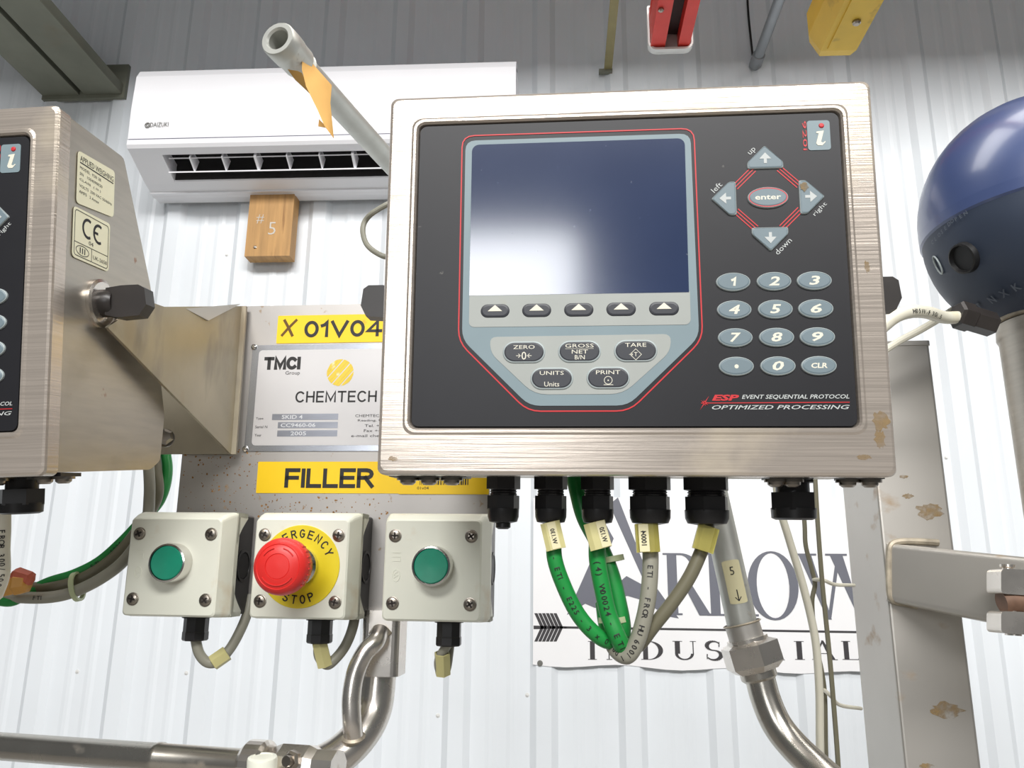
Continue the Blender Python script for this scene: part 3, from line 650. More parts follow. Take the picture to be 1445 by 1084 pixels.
    # cable glands below
    def gland(x, r, kind):
        y = .042; zt = -.1035; bb = B()
        hexp = lambda rr, z0, z1: bb.lathe([(rr * 1.0, z0), (rr, z1)], (x, y, zt), (0, 0, -1), 6, 0, smooth=False, phase=.5)
        if kind == 'blank':
            hexp(r * 1.05, 0, .006); bb.lathe([(r * .75, .005), (r * .75, .012)], (x, y, zt), (0, 0, -1), 20); hexp(r * 1.06, .0115, .021)
            bb.lathe([(r, .020), (r * .98, .0255), (r * .8, .0265)], (x, y, zt), (0, 0, -1), 24)
        else:
            hexp(r * 1.06, .001, .0105)
            bb.lathe([(r * .84, .010)] + [(r * (.78 if q % 2 else .84), .0105 + q * .0007) for q in range(5)] + [(r * .8, .0148)], (x, y, zt), (0, 0, -1), 20, smooth=False)
            hexp(r * 1.0, .0142, .022)
            bb.lathe([(r * .98, .0215), (r * .96, .0262), (r * .86, .0290), (r * .40, .0300), (r * .34, .0285)], (x, y, zt), (0, 0, -1), 24)
            if kind == 'plug': bb.lathe([(r * .46, .029), (r * .46, .0322), (r * .3, .0332)], (x, y, zt), (0, 0, -1), 20)
        obj('cable_gland', bb, 'black_plastic', t)
    for x, r, kd in ((-.0700, .0093, 'plug'), (-.0428, .0092, ''), (-.0162, .0092, ''), (.0132, .0118, ''), (.0446, .0126, ''), (.0920, .0122, 'blank')): gland(x, r, kd)
    def clamp(x0, x1, xs):
        c = obj('latch_plate', B().box(((x0 + x1) / 2, .026, -.1075), (x1 - x0, .020, .0022)), 'black_plastic', t)
        for x in xs:
            bb = B(); bb.lathe([(.0062, 0), (.0062, .0016)], (x, .026, -.1085), (0, 0, -1), 16); bb.lathe([(.0046, .0015), (.0044, .0030), (.0028, .0042)], (x, .026, -.1085), (0, 0, -1), 14)
            obj('screw', bb, 'screw_steel', c)
    clamp(-.131, -.088, (-.1225, -.1105, -.0975)); clamp(.074, .097, (.0795, .0880)); clamp(.113, .133, (.117, .1285))
    return t
term = make_terminal()
def blob(cx, cz, rx, rz, seed):
    rnd = random.Random(seed); return [(cx + rx * cos(2 * pi * k / 22) * rnd.uniform(.6, 1.1), cz + rz * sin(2 * pi * k / 22) * rnd.uniform(.6, 1.1)) for k in range(22)]
sx = term.matrix_world
lt = copy_tree(term)
LM = frame((-.4222, .4238, 1.6643), -.0150, .1340, -.0293)
lt.matrix_world = LM; WM[lt] = LM
def add_knobs(t, kl):
    # clamping knobs at both sides
    for s_ in (-1, 1):
        bb = B(); bb.lathe([(.0155, 0), (.0155, .0022), (.0135, .003)], (s_ * .1325, .050, 0), (s_, 0, 0), 28); w_ = obj('washer', bb, 'steel_polished', t)
        bb = B(); bb.lathe([(.0088, 0), (.0088, .006), (.0075, .008)], (s_ * .1355, .050, 0), (s_, 0, 0), 20)
        pr = [(u * kl, v) for u, v in ((.004, .0086), (.014, .0098), (.025, .0098), (.0290, .0075), (.0305, -.003), (.026, -.0098), (.012, -.0105), (.004, -.0086))]
        bb.loops([[(s_ * (.1355 + u), .050 - k, v) for u, v in pr] for k in (-.0055, .0055)])
        obj('knob', bb, 'knob_black', t)
add_knobs(term, .78); add_knobs(lt, 1.0)
for q, (x, z, rx, rz, y) in enumerate(((.1275, -.0800, .0045, .0055, -.00012), (.1262, -.0895, .0030, .0060, -.00012), (.1255, .0020, .0016, .0034, -.00012), (.1180, -.0985, .004, .0015, -.00012), (-.1250, -.100, .003, .0015, -.00012))):
    obj('stain', B().prism(blob(x, z, rx, rz, q), y, -.00002), 'stain_film', term)
obj('stain', B().prism(blob(.0955, .0475, .0026, .0030, 9), -.0003, -.0001), 'stain_film', term)
tag(lt, 'second stainless weighing terminal cut off at the left edge, its right side showing', 'weighing terminal')
# rating stickers on its side
XS = .1327
SW = lambda: Matrix(((0, 1, 0, XS + .0003), (1, 0, 0, 0), (0, 0, 1, 0), (0, 0, 0, 1)))   # sticker x -> depth, thickness y -> outwards
def side_sticker(quad, draw, lab):
    s_ = obj('sticker', B().prism(rpoly(quad, .003, 4), 0, .0003, T=SW()), 'sticker_cream', lt, label=lab)
    bb = B(); draw(bb); obj('print', bb, 'print_black', s_)
ST = SW()
def d1(b_):
    z = .0845
    text(b_, 'APPLIED WEIGHING', .0235, .0600, .0835, .0870, .0004, T=ST); b_.strip([(.0235, .0825), (.0600, .0825)], .0007, .0003, .0004, 0, False, T=ST)
    for q, s_ in enumerate(('MODEL  920i 2B', 'SN   1504090020', 'CLASS  ( III )', 'VOLTS  230 VAC 50/60Hz', 'AMPS   2 Amax')):
        text(b_, s_, .0235, .0235 + .0019 * len(s_) * .85, .0785 - q * .0038, .0803 - q * .0038, .0004, T=ST)
side_sticker([(.0214, .0560), (.0616, .0600), (.0616, .0915), (.0214, .0892)], d1, 'cream rating sticker with lines of small print')
def d2(b_):
    fr = rrect(.0205, .0562, .0240, .0520, .002)
    b_.strip(fr, .0004, .0003, .0004, T=ST)
    for cx in (.0340, .0455):
        arc = [(cx + .0052 * cos(a_), .0435 + .0056 * sin(a_)) for a_ in [radians(60 + 240 * q / 14) for q in range(15)]]
        b_.strip(arc, .0017, .0003, .0004, 0, False, T=ST)
    b_.strip([(.0405, .0435), (.0448, .0435)], .0016, .0003, .0004, 0, False, T=ST)
    text(b_, '04', .0352, .0400, .0338, .0364, .0004, T=ST); b_.strip([(.0205, .0322), (.0562, .0322)], .0004, .0003, .0004, 0, False, T=ST); b_.strip([(.0385, .0322), (.0385, .0240)], .0004, .0003, .0004, 0, False, T=ST)
    b_.strip(ell(.0290, .0280, .0066, .0030, 20), .0004, .0003, .0004, T=ST); text(b_, 'III', .0262, .0318, .0262, .0298, .0004, T=ST); text(b_, 'UK-2658', .0402, .0552, .0262, .0286, .0004, T=ST)
side_sticker([(.0190, .0220), (.0577, .0225), (.0580, .0545), (.0190, .0535)], d2, 'cream conformity sticker with bold CE mark')

# ------------------------------------------------------------------ mounting plate
PM = frame((-.1925, .6116, 1.5167), -.0406, .0342, .0053)
PY = .050
plate = thing('mounting_plate', 'rust-speckled stainless mounting plate carrying yellow labels and push-button boxes', 'metal plate', mw=PM @ Matrix.Translation((0, 0, 0)))
obj('sheet', B().prism(rrect(-.1265, .1350, -.036, .2215, .002, 2), PY, PY + .004), 'steel_plate', plate)
def sticker(x0, x1, z0, z1, lab, m_='label_yellow'):
    return obj('sticker', B().prism(rrect(x0, x1, z0, z1, .0008, 2), PY - .0005, PY), m_, plate, label=lab)
TYP = PY - .0007
s1 = sticker(-.0517, .075, .1873, .2121, 'yellow label reading 01V04')
bb = B(); stext(bb, '01V04', -.0275, .0410, .1922, .2070, TYP, .19, gap=.20); obj('lettering', bb, 'print_black', s1)
bb = B(); bb.strip([(-.0475, .1938), (-.0425, .2000), (-.0345, .2085)], .0022, TYP, PY, 0, False); bb.strip([(-.0460, .2085), (-.0415, .2010), (-.0375, .1935)], .0024, TYP - .0001, PY, 0, False); obj('pen_cross', bb, 'print_brown', s1)
s2 = sticker(-.0593, .075, .0595, .0855, 'yellow label reading FILLER')
bb = B(); stext(bb, 'FILLER', -.0355, .0398, .0638, .0800, TYP, .20, gap=.20); obj('lettering', bb, 'print_black', s2)
s3 = obj('sticker', B().prism(rrect(.0605, .1345, .0590, .0800, .0008, 2), PY - .0010, PY - .0005), 'label_yellow', plate, label='small yellow barcode label')
bb = B(); x = .078
while x < .118:
    w_ = random.choice((.0004, .0008, .0012)); bb.prism(rrect(x, x + w_, .0665, .0780, 1e-5, 1), PY - .0012, PY - .0009); x += w_ + random.choice((.0005, .0009))
text(bb, '01v04', .0760, .0855, .0628, .0650, PY - .0012); obj('barcode', bb, 'print_black', s3)
npl = obj('nameplate', B().prism(rrect(-.0722, .0800, .0942, .1858, .002, 3), PY - .0010, PY), 'nameplate_metal', plate, label='riveted metal nameplate with gold striped disc')
NY = PY - .0012; NL = PY - .00135
obj('white_field', B().prism(rrect(-.0660, .0760, .0990, .1812, .003, 3), NY, PY - .0009), 'nameplate_white', npl)
def words(name, items, m_='print_black'):
    bb = B()
    for s_, xa, xb, za, zb, bd in items: (stext(bb, s_, xa, xb, za, zb, NL, bd) if bd > .05 else text(bb, s_, xa, xb, za, zb, NL))
    return obj(name, bb, m_, npl)
words('maker_initials', [('TMCI', -.0608, -.0285, .1638, .1752, .26)]); words('maker_word', [('Group', -.0412, -.0285, .1585, .1626, 0)]); words('company_name', [('CHEMTECH', -.0310, .0390, .1352, .1450, .15)])
for q, (s_, xa, xb) in enumerate((('Type', -.0640, -.0575), ('Serial N', -.0640, -.0535), ('Year', -.0640, -.0580))): words('field_name', [(s_, xa, xb, .1205 - q * .0070, .1228 - q * .0070, .005)])
for q, (s_, xa, xb) in enumerate((('CHEMTECH', .0215, .0450), ('Reading, UK', .0240, .0480), ('Tel. +44', .0300, .0480), ('Fax +44', .0295, .0470), ('e-mail chem', .0190, .0470))): words('address_line', [(s_, xa, xb, .1225 - q * .0042, .1248 - q * .0042, .005)])
for q, (x_, s_, xa, xb) in enumerate(((-.0500, 'SKID 4', -.0415, -.0235), (-.0445, 'CC9460-06', -.0420, -.0120), (-.0445, '2005', -.0330, -.0195))):
    z = .1230 - q * .0070; obj('data_field', B().prism(rrect(x_, .0070, z - .0026, z + .0026, 1e-4, 1), NL, NY), 'nameplate_field', npl)
    bb = B(); text(bb, s_, xa, xb, z - .0017, z + .0017, NL - .0001, bold=.015); obj('stamped_text', bb, 'print_engraved', npl)
bb = B(); cx, cz, rr_ = .0065, .1608, .0116      # disc cut by slanting gaps
for q in range(7):
    u0 = -rr_ + q * rr_ * 2 / 7; u1 = u0 + rr_ * 2 / 7 * (.96 if q not in (1, 3, 5) else .72); pts = []
    for u in (u0, (u0 + u1) / 2, u1): pts.append((u, sqrt(max(0, rr_ ** 2 - u * u))))
    pg = [(u, v) for u, v in pts] + [(u, -v) for u, v in reversed(pts)]
    a_ = radians(-40); bb.prism([(cx + u * cos(a_) - v * sin(a_), cz + u * sin(a_) + v * cos(a_)) for u, v in pg], NL, NY)
obj('gold_disc', bb, 'print_gold', npl)
for x, z in ((-.0708, .1842), (-.0712, .0962)): obj('rivet', B().lathe([(.0026, 0), (.0024, .0010), (.0012, .0018)], (x, PY - .0010, z), (0, -1, 0), 14), 'chrome', npl)
# rust dust on the lower left of the plate as small flat blooms
bb = B()
for q in range(420):
    x = random.uniform(-.124, .055); z = random.uniform(.036, .096) if x < -.055 else random.uniform(.036, .058)
    if random.random() < (x + .124) * 4.5: continue
    r_ = random.choice((.0003, .0004, .0005, .0005, .0007, .0010)); bb.prism([(x + r_ * cos(a_) * random.uniform(.6, 1.2), z + r_ * sin(a_) * random.uniform(.6, 1.2)) for a_ in [k * pi / 3 for k in range(6)]], PY - .0001, PY)
o_ = obj('rust_specks', bb, 'rust_stain', plate); o_['kind'] = 'stuff'

# folded bracket that carries the left terminal
t = thing('tilt_bracket', 'folded stainless bracket joining the left terminal to the mounting plate', 'bracket', loc=at(300, 560, .62))
KN = LM @ Vector((.1372, .050, 0))                     # clamping knob axis
p_t = LM @ Vector((.1362, .066, .014)); p_b = LM @ Vector((.1362, .044, -.016))
e1 = at(341, 432, .650); e2 = at(326, 641, .650); e0 = at(244, 433, .60)
def sheet(pts, th=.002):
    P_ = [Vector(p) for p in pts]; n_ = (P_[1] - P_[0]).cross(P_[2] - P_[0]).normalized()
    if n_.y > 0: n_ = -n_
    return B().loops([[p for p in P_], [p - n_ * th for p in P_]])
pvt = LM @ Vector((.1362, .034, .000))
kp = at(152, 462, .468); gn = (e2 - kp).cross(e1 - kp).normalized()
def ongus(px, py, off=0.):
    d_ = ray(px, py); return CAM + d_ * ((kp - CAM).dot(gn) / d_.dot(gn)) - Vector((0, off, 0))
bb = sheet([kp, e2, e1, ongus(232, 433), ongus(206, 424)]); obj('gusset', bb, 'steel_bracket', t, True)
bb = sheet([at(208, 500, .66), at(326, 641, .657), at(222, 641, .663)]); obj('lower_flange', bb, 'steel_bracket', t, True)
bb = sheet([ongus(264, 437, .002), ongus(313, 467, .026), ongus(341, 430, .002)]); obj('return_fold', bb, 'steel_post', t, True)
bb = sheet([e1, e2, e2 + Vector((.004, .0, 0)), e1 + Vector((.004, .0, 0))], .003); obj('plate_flange', bb, 'steel_bracket', t, True)
p = at(233, 618, .60); bb = B(); bb.lathe([(.0062, 0), (.0062, .006), (.004, .008)], p, (.5, -1, 0), 6, 0, smooth=False); bb.lathe([(.007, -.002), (.007, 0)], p, (.5, -1, 0), 18); obj('bolt', bb, 'screw_steel', t, True)
# stand of the main terminal: its edge shows at the left, with a loop of cable
TMx = term.matrix_world
t = thing('tilt_bracket', 'narrow steel bracket arm showing behind the main terminal, left edge', 'bracket', mw=sx.copy())
bb = B(); pr = [(.060, .066), (.070, .068), (.150, -.030), (.150, -.060), (.050, -.018), (.040, 0), (.044, .012)]
bb.loops([[(-.1385, y, z) for y, z in pr], [(-.1365, y, z) for y, z in pr]]); bb.loops([[(.1365, y, z) for y, z in pr], [(.1385, y, z) for y, z in pr]]); obj('arm', bb, 'steel_post', t)
obj('cross_plate', B().box((0, .150, -.045), (.277, .003, .034)), 'steel_post', t)
bb = B().lathe([(.004, 0), (.0035, .002)], (-.1387, .07, .036), (-1, 0, 0), 12); obj('rivet', bb, 'screw_steel', t)
bb = B(); bb.tube([at(600, 285, .53), at(560, 284, .505), at(530, 298, .505), at(516, 311, .51), at(512, 326, .51), at(517, 344, .51), at(530, 356, .505), at(550, 364, .505), at(600, 372, .53)], .0019, 10); tag(obj('cable_loop', bb, 'cable_grey'), 'small grey cable loop behind the main terminal, left edge', 'cable')

# ------------------------------------------------------------------ push-button boxes
def phillips(par, x, y, z, r=.0042):
    a_ = random.uniform(0, 1.5)
    s_ = obj('screw', B().lathe([(r * 1.15, 0), (r * 1.15, .0005), (r, .0006), (r * .9, .0016), (r * .5, .0021)], (x, y, z), (0, -1, 0), 18), 'screw_steel', par)
    bb = B()
    for q in (0, pi / 2): bb.box((0, 0, 0), (r * 1.25, .0006, r * .3), T=Matrix.Translation((x, y - .0021, z)) @ Matrix.Rotation(a_ + q, 4, 'Y'))
    obj('cross_slot', bb, 'screw_recess', s_)
def make_box(x0, kind, lab):
    t = thing('push_button_box', lab, 'push button', mw=PM @ Matrix.Translation((x0, 0, 0)), group='push button boxes on the mounting plate')
    # cover: square cap, flat face, chamfered top and right edges, scalloped rear edge
    o = lambda x0_, x1_, z0_, z1_, r, y: [(x, y, z) for x, z in rrect(x0_, x1_, z0_, z1_, r, 4)]
    bb = B(); bb.loops([o(-.0380, .0410, -.0375, .0415, .003, .022), o(-.0380, .0410, -.0375, .0415, .003, .016), o(-.0372, .0385, -.0372, .0400, .004, .008), o(-.0362, .0362, -.0362, .0362, .003, .0010), o(-.0352, .0350, -.0352, .0352, .003, 0)])
    obj('cover', bb, 'cream_plastic', t)
    for s_ in (1, -1):
      bb = B()
      for q in (-1, 1):       # ears of the cover that reach back at the top and bottom of the sides
            zc = .0020 + s_ * .0395
            x1 = .0410 if q > 0 else -.0380; n_ = 8
            pr = [(.018, zc), (.036, zc)] + [(.036 - .016 * sin(k / n_ * pi / 2), zc - s_ * (.004 + .020 * k / n_)) for k in range(n_ + 1)] + [(.018, zc - s_ * .024)]
            bb.loops([[(x1 - q * .0035, y, z) for y, z in pr], [(x1, y, z) for y, z in pr]])
      bb.box((.0015, .027, .0397 if s_ > 0 else -.0357), (.079, .018, .0036))
      obj('cover_skirt', bb, 'cream_plastic', t)
    obj('base', B().loops([o(-.0372, .0402, -.0366, .0406, .002, .0225), o(-.0372, .0402, -.0366, .0406, .002, PY - .0004)]), 'black_plastic', t)
    bb = B(); bb.lathe([(.0125, 0), (.0125, .0006), (.0105, .0007), (.0100, -.003)], (.0404, .0355, .001), (1, 0, 0), 24, caps=False); bb.lathe([(.0100, -.0002), (.0098, .0002)], (.0404, .0355, .001), (1, 0, 0), 24, 1); obj('knockout', bb, ['black_plastic', 'black_rubber'], t)
    for sx_ in (-1, 1):
        for sz in (-1, 1): phillips(t, sx_ * .0285, 0, sz * .0242)
    for q, (zz, pg) in enumerate(((.008, None), (-.006, None))):     # moulded marks at the left
        bb = B()
        if q == 0: bb.strip([(-.0300, .0090), (-.0240, .0090), (-.0240, .0060), (-.0300, .0060)], .0006, -.0003, 0, 0, False); bb.strip([(-.0300, .0120), (-.0240, .0120)], .0006, -.0003, 0, 0, False)
        else: bb.strip(ell(-.0268, -.0045, .0028, .0042, 16), .0005, -.0003, 0); bb.strip([(-.0285, -.0065), (-.0255, -.0045), (-.0285, -.0040), (-.0252, -.0015)], .0005, -.0003, 0, 0, False)
        obj('moulded_mark', bb, 'cream_plastic', t)
    if kind == 'green':
        c_ = (.0012, 0, .0026)
        bz = obj('button_collar', B().lathe([(.0146, 0), (.0146, .009), (.0140, .0115), (.0128, .0118), (.0126, .009)], c_, (0, -1, 0), 40), 'chrome', t)
        obj('button', B().lathe([(.0124, .006), (.0124, .0112), (.0118, .0118), (.006, .0114), (.001, .0112)], c_, (0, -1, 0), 36), 'button_green', t)
    else:
        c_ = Vector((.0002, 0, .0012))
        d_ = obj('legend_disc', B().lathe([(.0303, 0), (.0303, .0006), (.0300, .0008)], c_, (0, -1, 0), 56), 'disc_yellow', t)
        for s_, a0, st, fl in (('EMERGENCY', 152, -15.8, 1), ('STOP', -112, 15.5, -1)):
            bb = B()
            for q, ch in enumerate(s_):
                an = radians(a0 + st * q); R0 = .0208 if fl > 0 else .0272; 
                T_ = Matrix.Translation((c_.x + R0 * cos(an), -.00095, c_.z + R0 * sin(an))) @ Matrix.Rotation(-(an - pi / 2 if fl > 0 else an + pi / 2), 4, 'Y')
                stext(bb, ch, -.0021, .0021, 0, .0064, -.0001, .15, T=T_)
            obj('lettering', bb, 'print_black', d_)
        obj('collar', B().lathe([(.0142, .0006), (.0142, .006), (.0125, .0075), (.0115, .0075)], c_, (0, -1, 0), 36), 'chrome', t)
        obj('stem', B().lathe([(.0100, .005), (.0098, .036)], c_, (0, -1, 0), 28), 'marker_yellow', t)
        kk = obj('mushroom_button', B().lathe([(r_ * .97, y_ + .008) for r_, y_ in [(.0120, .021), (.0188, .0205), (.0203, .0225), (.0206, .027), (.0202, .031), (.0186, .0345), (.0160, .0362), (.0155, .0358), (.0150, .0362), (.0092, .0372), (.0089, .0367), (.0084, .0371), (.001, .0374)]], c_, (0, -1, 0), 48), 'button_red', t)
        bb = B()
        for q in range(8):
            an = radians(12 * q - 40); bb.box((c_.x + .0199 * cos(an), -.035, c_.z + .0199 * sin(an)), (.0012, .006, .0008), T=None)
        obj('grip_rib', bb, 'button_red', kk)
        bb = B(); 
        for a0, a1 in ((35, 75), (105, 145), (215, 325)): bb.strip([(c_.x + .0128 * cos(radians(a0 + (a1 - a0) * k / 10)), c_.z + .0128 * sin(radians(a0 + (a1 - a0) * k / 10))) for k in range(11)], .0006, -.0453, -.0440, 0, False)
        obj('turn_arrow', bb, 'button_red', kk)
    bb = B(); xg = .0085; yg = .030
    bb.lathe([(.0110, 0), (.0110, .0018)], (xg, yg, -.0372), (0, 0, -1), 24); bb.lathe([(.0094, .0016), (.0094, .0120), (.0098, .0125), (.0098, .0178), (.0090, .0188), (.0045, .0190)], (xg, yg, -.0372), (0, 0, -1), 8, 0, smooth=False, phase=.5)
    obj('cable_gland', bb, 'black_plastic', t)
    return t
for x0, kd, lab in ((-.0993, 'green', 'green push-button box at the left, under the folded bracket'), (0, 'estop', 'red mushroom emergency stop box with yellow disc, middle of three'), (.1000, 'green', 'green push-button box right of the red emergency stop')):
    make_box(x0, kd, lab)
def wpt(x0, x, y, z): return PM @ Vector((x0 + x, y, z))
for i, (x0, lab, pts, tagseg) in enumerate((
    (-.0993, 'grey cable looping below the left green push button', [(278, 905), (281, 922), (293, 935), (308, 933), (325, 915), (340, 888), (350, 862), (353, 840)], (.36, .52)),
    (0, 'grey cable looping below the red emergency stop', [(447, 908), (450, 925), (461, 938), (473, 930), (487, 912), (497, 888), (502, 862), (503, 840)], (.02, .26)),
    (.1, 'short grey cable bent back below the right green push button', [(620, 912), (620, 930), (621, 946), (629, 946), (633, 925), (636, 895), (636, 860)], (.12, .42)))):
    Yn = wpt(x0, .0085, .030, -.05).y; n_ = len(pts)
    P_ = [at(px, py, Yn + .020 * k / (n_ - 1)) for k, (px, py) in enumerate(pts)]; P_[0] = wpt(x0, .0085, .030, -.0535)
    t = thing('button_cable', lab, 'cable', loc=P_[0], group='cables below the push button boxes')
    obj('sheath', B().tube(P_, .0040 if i < 2 else .0036, 12), 'cable_grey', t, True)
    SP = spline(P_, 8); a_, c_ = int(tagseg[0] * len(SP)), int(tagseg[1] * len(SP))
    bb = B(); q0, q1 = SP[a_], SP[c_]; ax = (q1 - q0).normalized(); bb.lathe([(.0062, 0), (.0062, (q1 - q0).length * 1.1), (.0052, (q1 - q0).length * 1.12), (.0052, -.0004), (.0062, 0)], q0, ax, 6, caps=False, smooth=False)
    obj('marker_sleeve', bb, 'marker_cream', t, True)

# ------------------------------------------------------------------ cables below the main terminal
def gpt(x, dz=0): return TMx @ Vector((x, .042, -.1295 + dz))
def hang(name, lab, pts, r, m_, grp, marker=None, text_=None, mcol='marker_yellow', tcol='print_black', s0=.036, flip=1):
    t = thing(name, lab, 'cable', loc=pts[0], group=grp)
    sh = obj('sheath', B().tube(pts, r, 14), m_, t, True)
    if marker:
        (xa, ya), (xb, yb), Yk, hw, wt = marker
        q0, q1 = at(xa, ya, Yk), at(xb, yb, Yk); ax = (q1 - q0); sd = ax.cross(Vector((0, 1, 0))).normalized(); fw = sd.cross(ax).normalized()
        if fw.y > 0: fw = -fw
        bb = B(); sec = [(-1, -.2), (-1, .35), (-.55, .55), (.55, .55), (1, .35), (1, -.2), (.75, -.2), (.7, .25), (-.7, .25), (-.75, -.2)]
        bb.loops([[q0 + ax * k + sd * (u * hw) + fw * (v * hw + r * .55) for u, v in sec] for k in (0, 1)])
        mk = obj('marker_sleeve', bb, mcol, t, True)
        if wt:
            bb = B(); bx = [q0 + ax * k + sd * (u * hw) + fw * (hw * .56 + r * .55 + .0002) for k, u in ((.02, .0), (.02, .85), (.98, .85), (.98, .0))]
            off = wt[1]
            bx = [p + sd * hw * off for p in bx]
            bb.loops([[p for p in bx], [p - fw * .0003 for p in bx]]); 
            o_ = obj('paper_insert', bb, 'tag_paper', t, True)
            bb = B(); vs, fs = glyphs(wt[0], 0, .02); mx_ = max(v[0] for v in vs); e_ = ax.normalized(); L_ = ax.length
            bb.add([q0 + ax * .80 - e_ * (u / mx_ * L_ * .55) + sd * hw * (off + .2 + (v * .62)) + fw * (hw * .56 + r * .55 + .0004) for u, v in vs], fs)
            obj('lettering', bb, 'print_black', t, True)
    if text_: cable_print('sheath_print', pts, r, text_, r * .95, s0, r * .64, tcol, t, flip)
    return t
GY = gpt(0).y
g = 'cables plugged into the main terminal'
P1 = [gpt(-.0428, .004), at(781, 757, GY), at(783, 790, GY), at(796, 828, GY + .002), at(815, 866, GY + .004), at(838, 893, GY + .006), at(860, 905, GY + .010), at(872, 892, GY + .016), at(872, 870, GY + .022)]
hang('signal_cable', 'leftmost green cable from the main terminal with print along it', P1, .0044, 'cable_green', g, ((776, 738), (785, 776), GY - .003, .0055, ('W.130', -.35)), '- ETI - E225 - 3 x 0.75 mm - ETI', s0=.026, mcol='marker_cream')
P2 = [gpt(-.0162, .004), at(843, 757, GY + .001), at(843, 790, GY + .002), at(850, 830, GY + .003), at(859, 868, GY + .004), at(872, 900, GY + .004), at(880, 915, GY + .010), at(884, 905, GY + .020)]
hang('signal_cable', 'green cable from the middle gland, crossing in front of the tied green cable', P2, .0048, 'cable_green', g, ((838, 738), (848, 775), GY - .003, .0060, ('W.120', .1)), '(4) W00024 - ETI - E225 - 3 x 0.75 mm', s0=.028, mcol='marker_cream')
P3 = [at(808, 660, GY + .022), at(814, 690, GY + .022), at(825, 730, GY + .022), at(846, 770, GY + .020), at(862, 810, GY + .018), at(872, 850, GY + .018), at(878, 885, GY + .018), at(874, 906, GY + .018), at(862, 902, GY + .022), at(856, 880, GY + .026), at(852, 850, GY + .028)]
t = hang('signal_cable', 'zip-tied green cable hanging behind the other two green cables', P3, .0050, 'cable_green', g)
for px, py in ((864, 789), (871, 876)):
    p = at(px, py, GY + .016); bb = B(); bb.lathe([(.0072, -.0016), (.0072, .0016), (.0060, .0016), (.0060, -.0016), (.0072, -.0016)], p + Vector((0, .003, 0)), (.2, 0, -1), 18, caps=False); bb.box(p + Vector((-.008, .0, 0)), (.005, .003, .003)); obj('zip_tie', bb, 'zip_tie', t, True)
P4 = [gpt(.0132, .004), at(917, 760, GY), at(918, 790, GY), at(916, 830, GY), at(910, 868, GY + .001), at(899, 905, GY + .003), at(885, 926, GY + .006), at(868, 916, GY + .012), at(862, 898, GY + .018)]
hang('signal_cable', 'pale grey printed cable hanging straight from the fourth gland', P4, .0045, 'cable_grey', g, ((911, 740), (914, 780), GY - .003, .0064, ('10004', -.75)), 'ETI - FROR HU 600/1000 V CEI 20-22 II IEC', s0=.030)
P5 = [gpt(.0446, .004), at(998, 755, GY), at(988, 782, GY), at(972, 816, GY + .001), at(949, 850, GY + .003), at(922, 884, GY + .006), at(902, 910, GY + .010), at(884, 922, GY + .014)]
hang('signal_cable', 'olive grey cable sweeping down from the fifth gland', P5, .0038, 'cable_olive', g, ((999, 744), (990, 778), GY - .003, .0058, None))

# ------------------------------------------------------------------ cables at the lower left
g = 'cables looping under the left terminal'
def run(pts, Y0, Y1): return [at(px, py, Y0 + (Y1 - Y0) * k / (len(pts) - 1)) for k, (px, py) in enumerate(pts)]
def cab(name, lab, pts, r, m_, cat='cable', grp=None, tx=None, s0=.02, flip=1):
    t = thing(name, lab, cat, loc=pts[0], group=grp); obj('sheath', B().tube(pts, r, 12), m_, t, True)
    if tx: cable_print('sheath_print', pts, r, tx, r * .95, s0, r * .64, 'print_black', t, flip)
    return t
cab('signal_cable', 'green cable curving up behind the left push button', run([(-15, 843), (15, 848), (40, 836), (70, 822), (105, 811), (140, 793), (172, 765), (200, 735), (226, 705), (236, 665), (230, 620)], .632, .70), .0046, 'cable_green', grp=g, tx='ETI - E225 - ETI', s0=.075)
ct = cab('signal_cable', 'olive cable between the green and grey cables at lower left', run([(-15, 824), (30, 829), (70, 829), (105, 821), (140, 803), (172, 776), (200, 740), (222, 700), (220, 660), (214, 620)], .640, .69), .0048, 'cable_olive', grp=g)
cab('signal_cable', 'pale grey cable at the bottom of the lower left bundle', run([(-10, 838), (28, 843), (70, 843), (105, 835), (145, 815), (178, 788), (205, 745), (211, 700), (210, 660), (207, 620)], .635, .68), .0047, 'cable_grey', grp=g, tx='FTI', s0=.03)
cab('signal_cable', 'white printed cable dropping from the left terminal at the edge', run([(2, 700), (3, 740), (2, 775), (2, 810), (-8, 840)], .50, .53), .0052, 'cable_cream', grp=g, tx='FROR 300/500V CEI 20-22', s0=.02)
p = at(109, 828, .655); bb = B(); bb.lathe([(.0118, -.0018), (.0118, .0018), (.0100, .0018), (.0100, -.0018), (.0118, -.0018)], p, (1, .1, .25), 20, caps=False); obj('zip_tie', bb, 'zip_tie', ct, True)
bb = B(); q0, q1 = at(2, 826, .622), at(46, 823, .622)
t = thing('tape_wrap', 'stained orange tape joint on the cables at lower left', 'tape', loc=q0)
bb.lathe([(.0062, 0), (.0092, .004), (.0078, .011), (.0088, .013), (.0070, .0205), (.004, .022)], q0, q1 - q0, 7, 0, smooth=False); obj('orange_tape', bb, 'tape_orange', t, True)
bb = B(); bb.lathe([(.0052, 0), (.0070, .003), (.0060, .014), (.003, .015)], at(20, 812, .622), Vector((1, 0, -.22)), 7, 0, smooth=False); obj('red_tape', bb, 'tape_red', t, True)

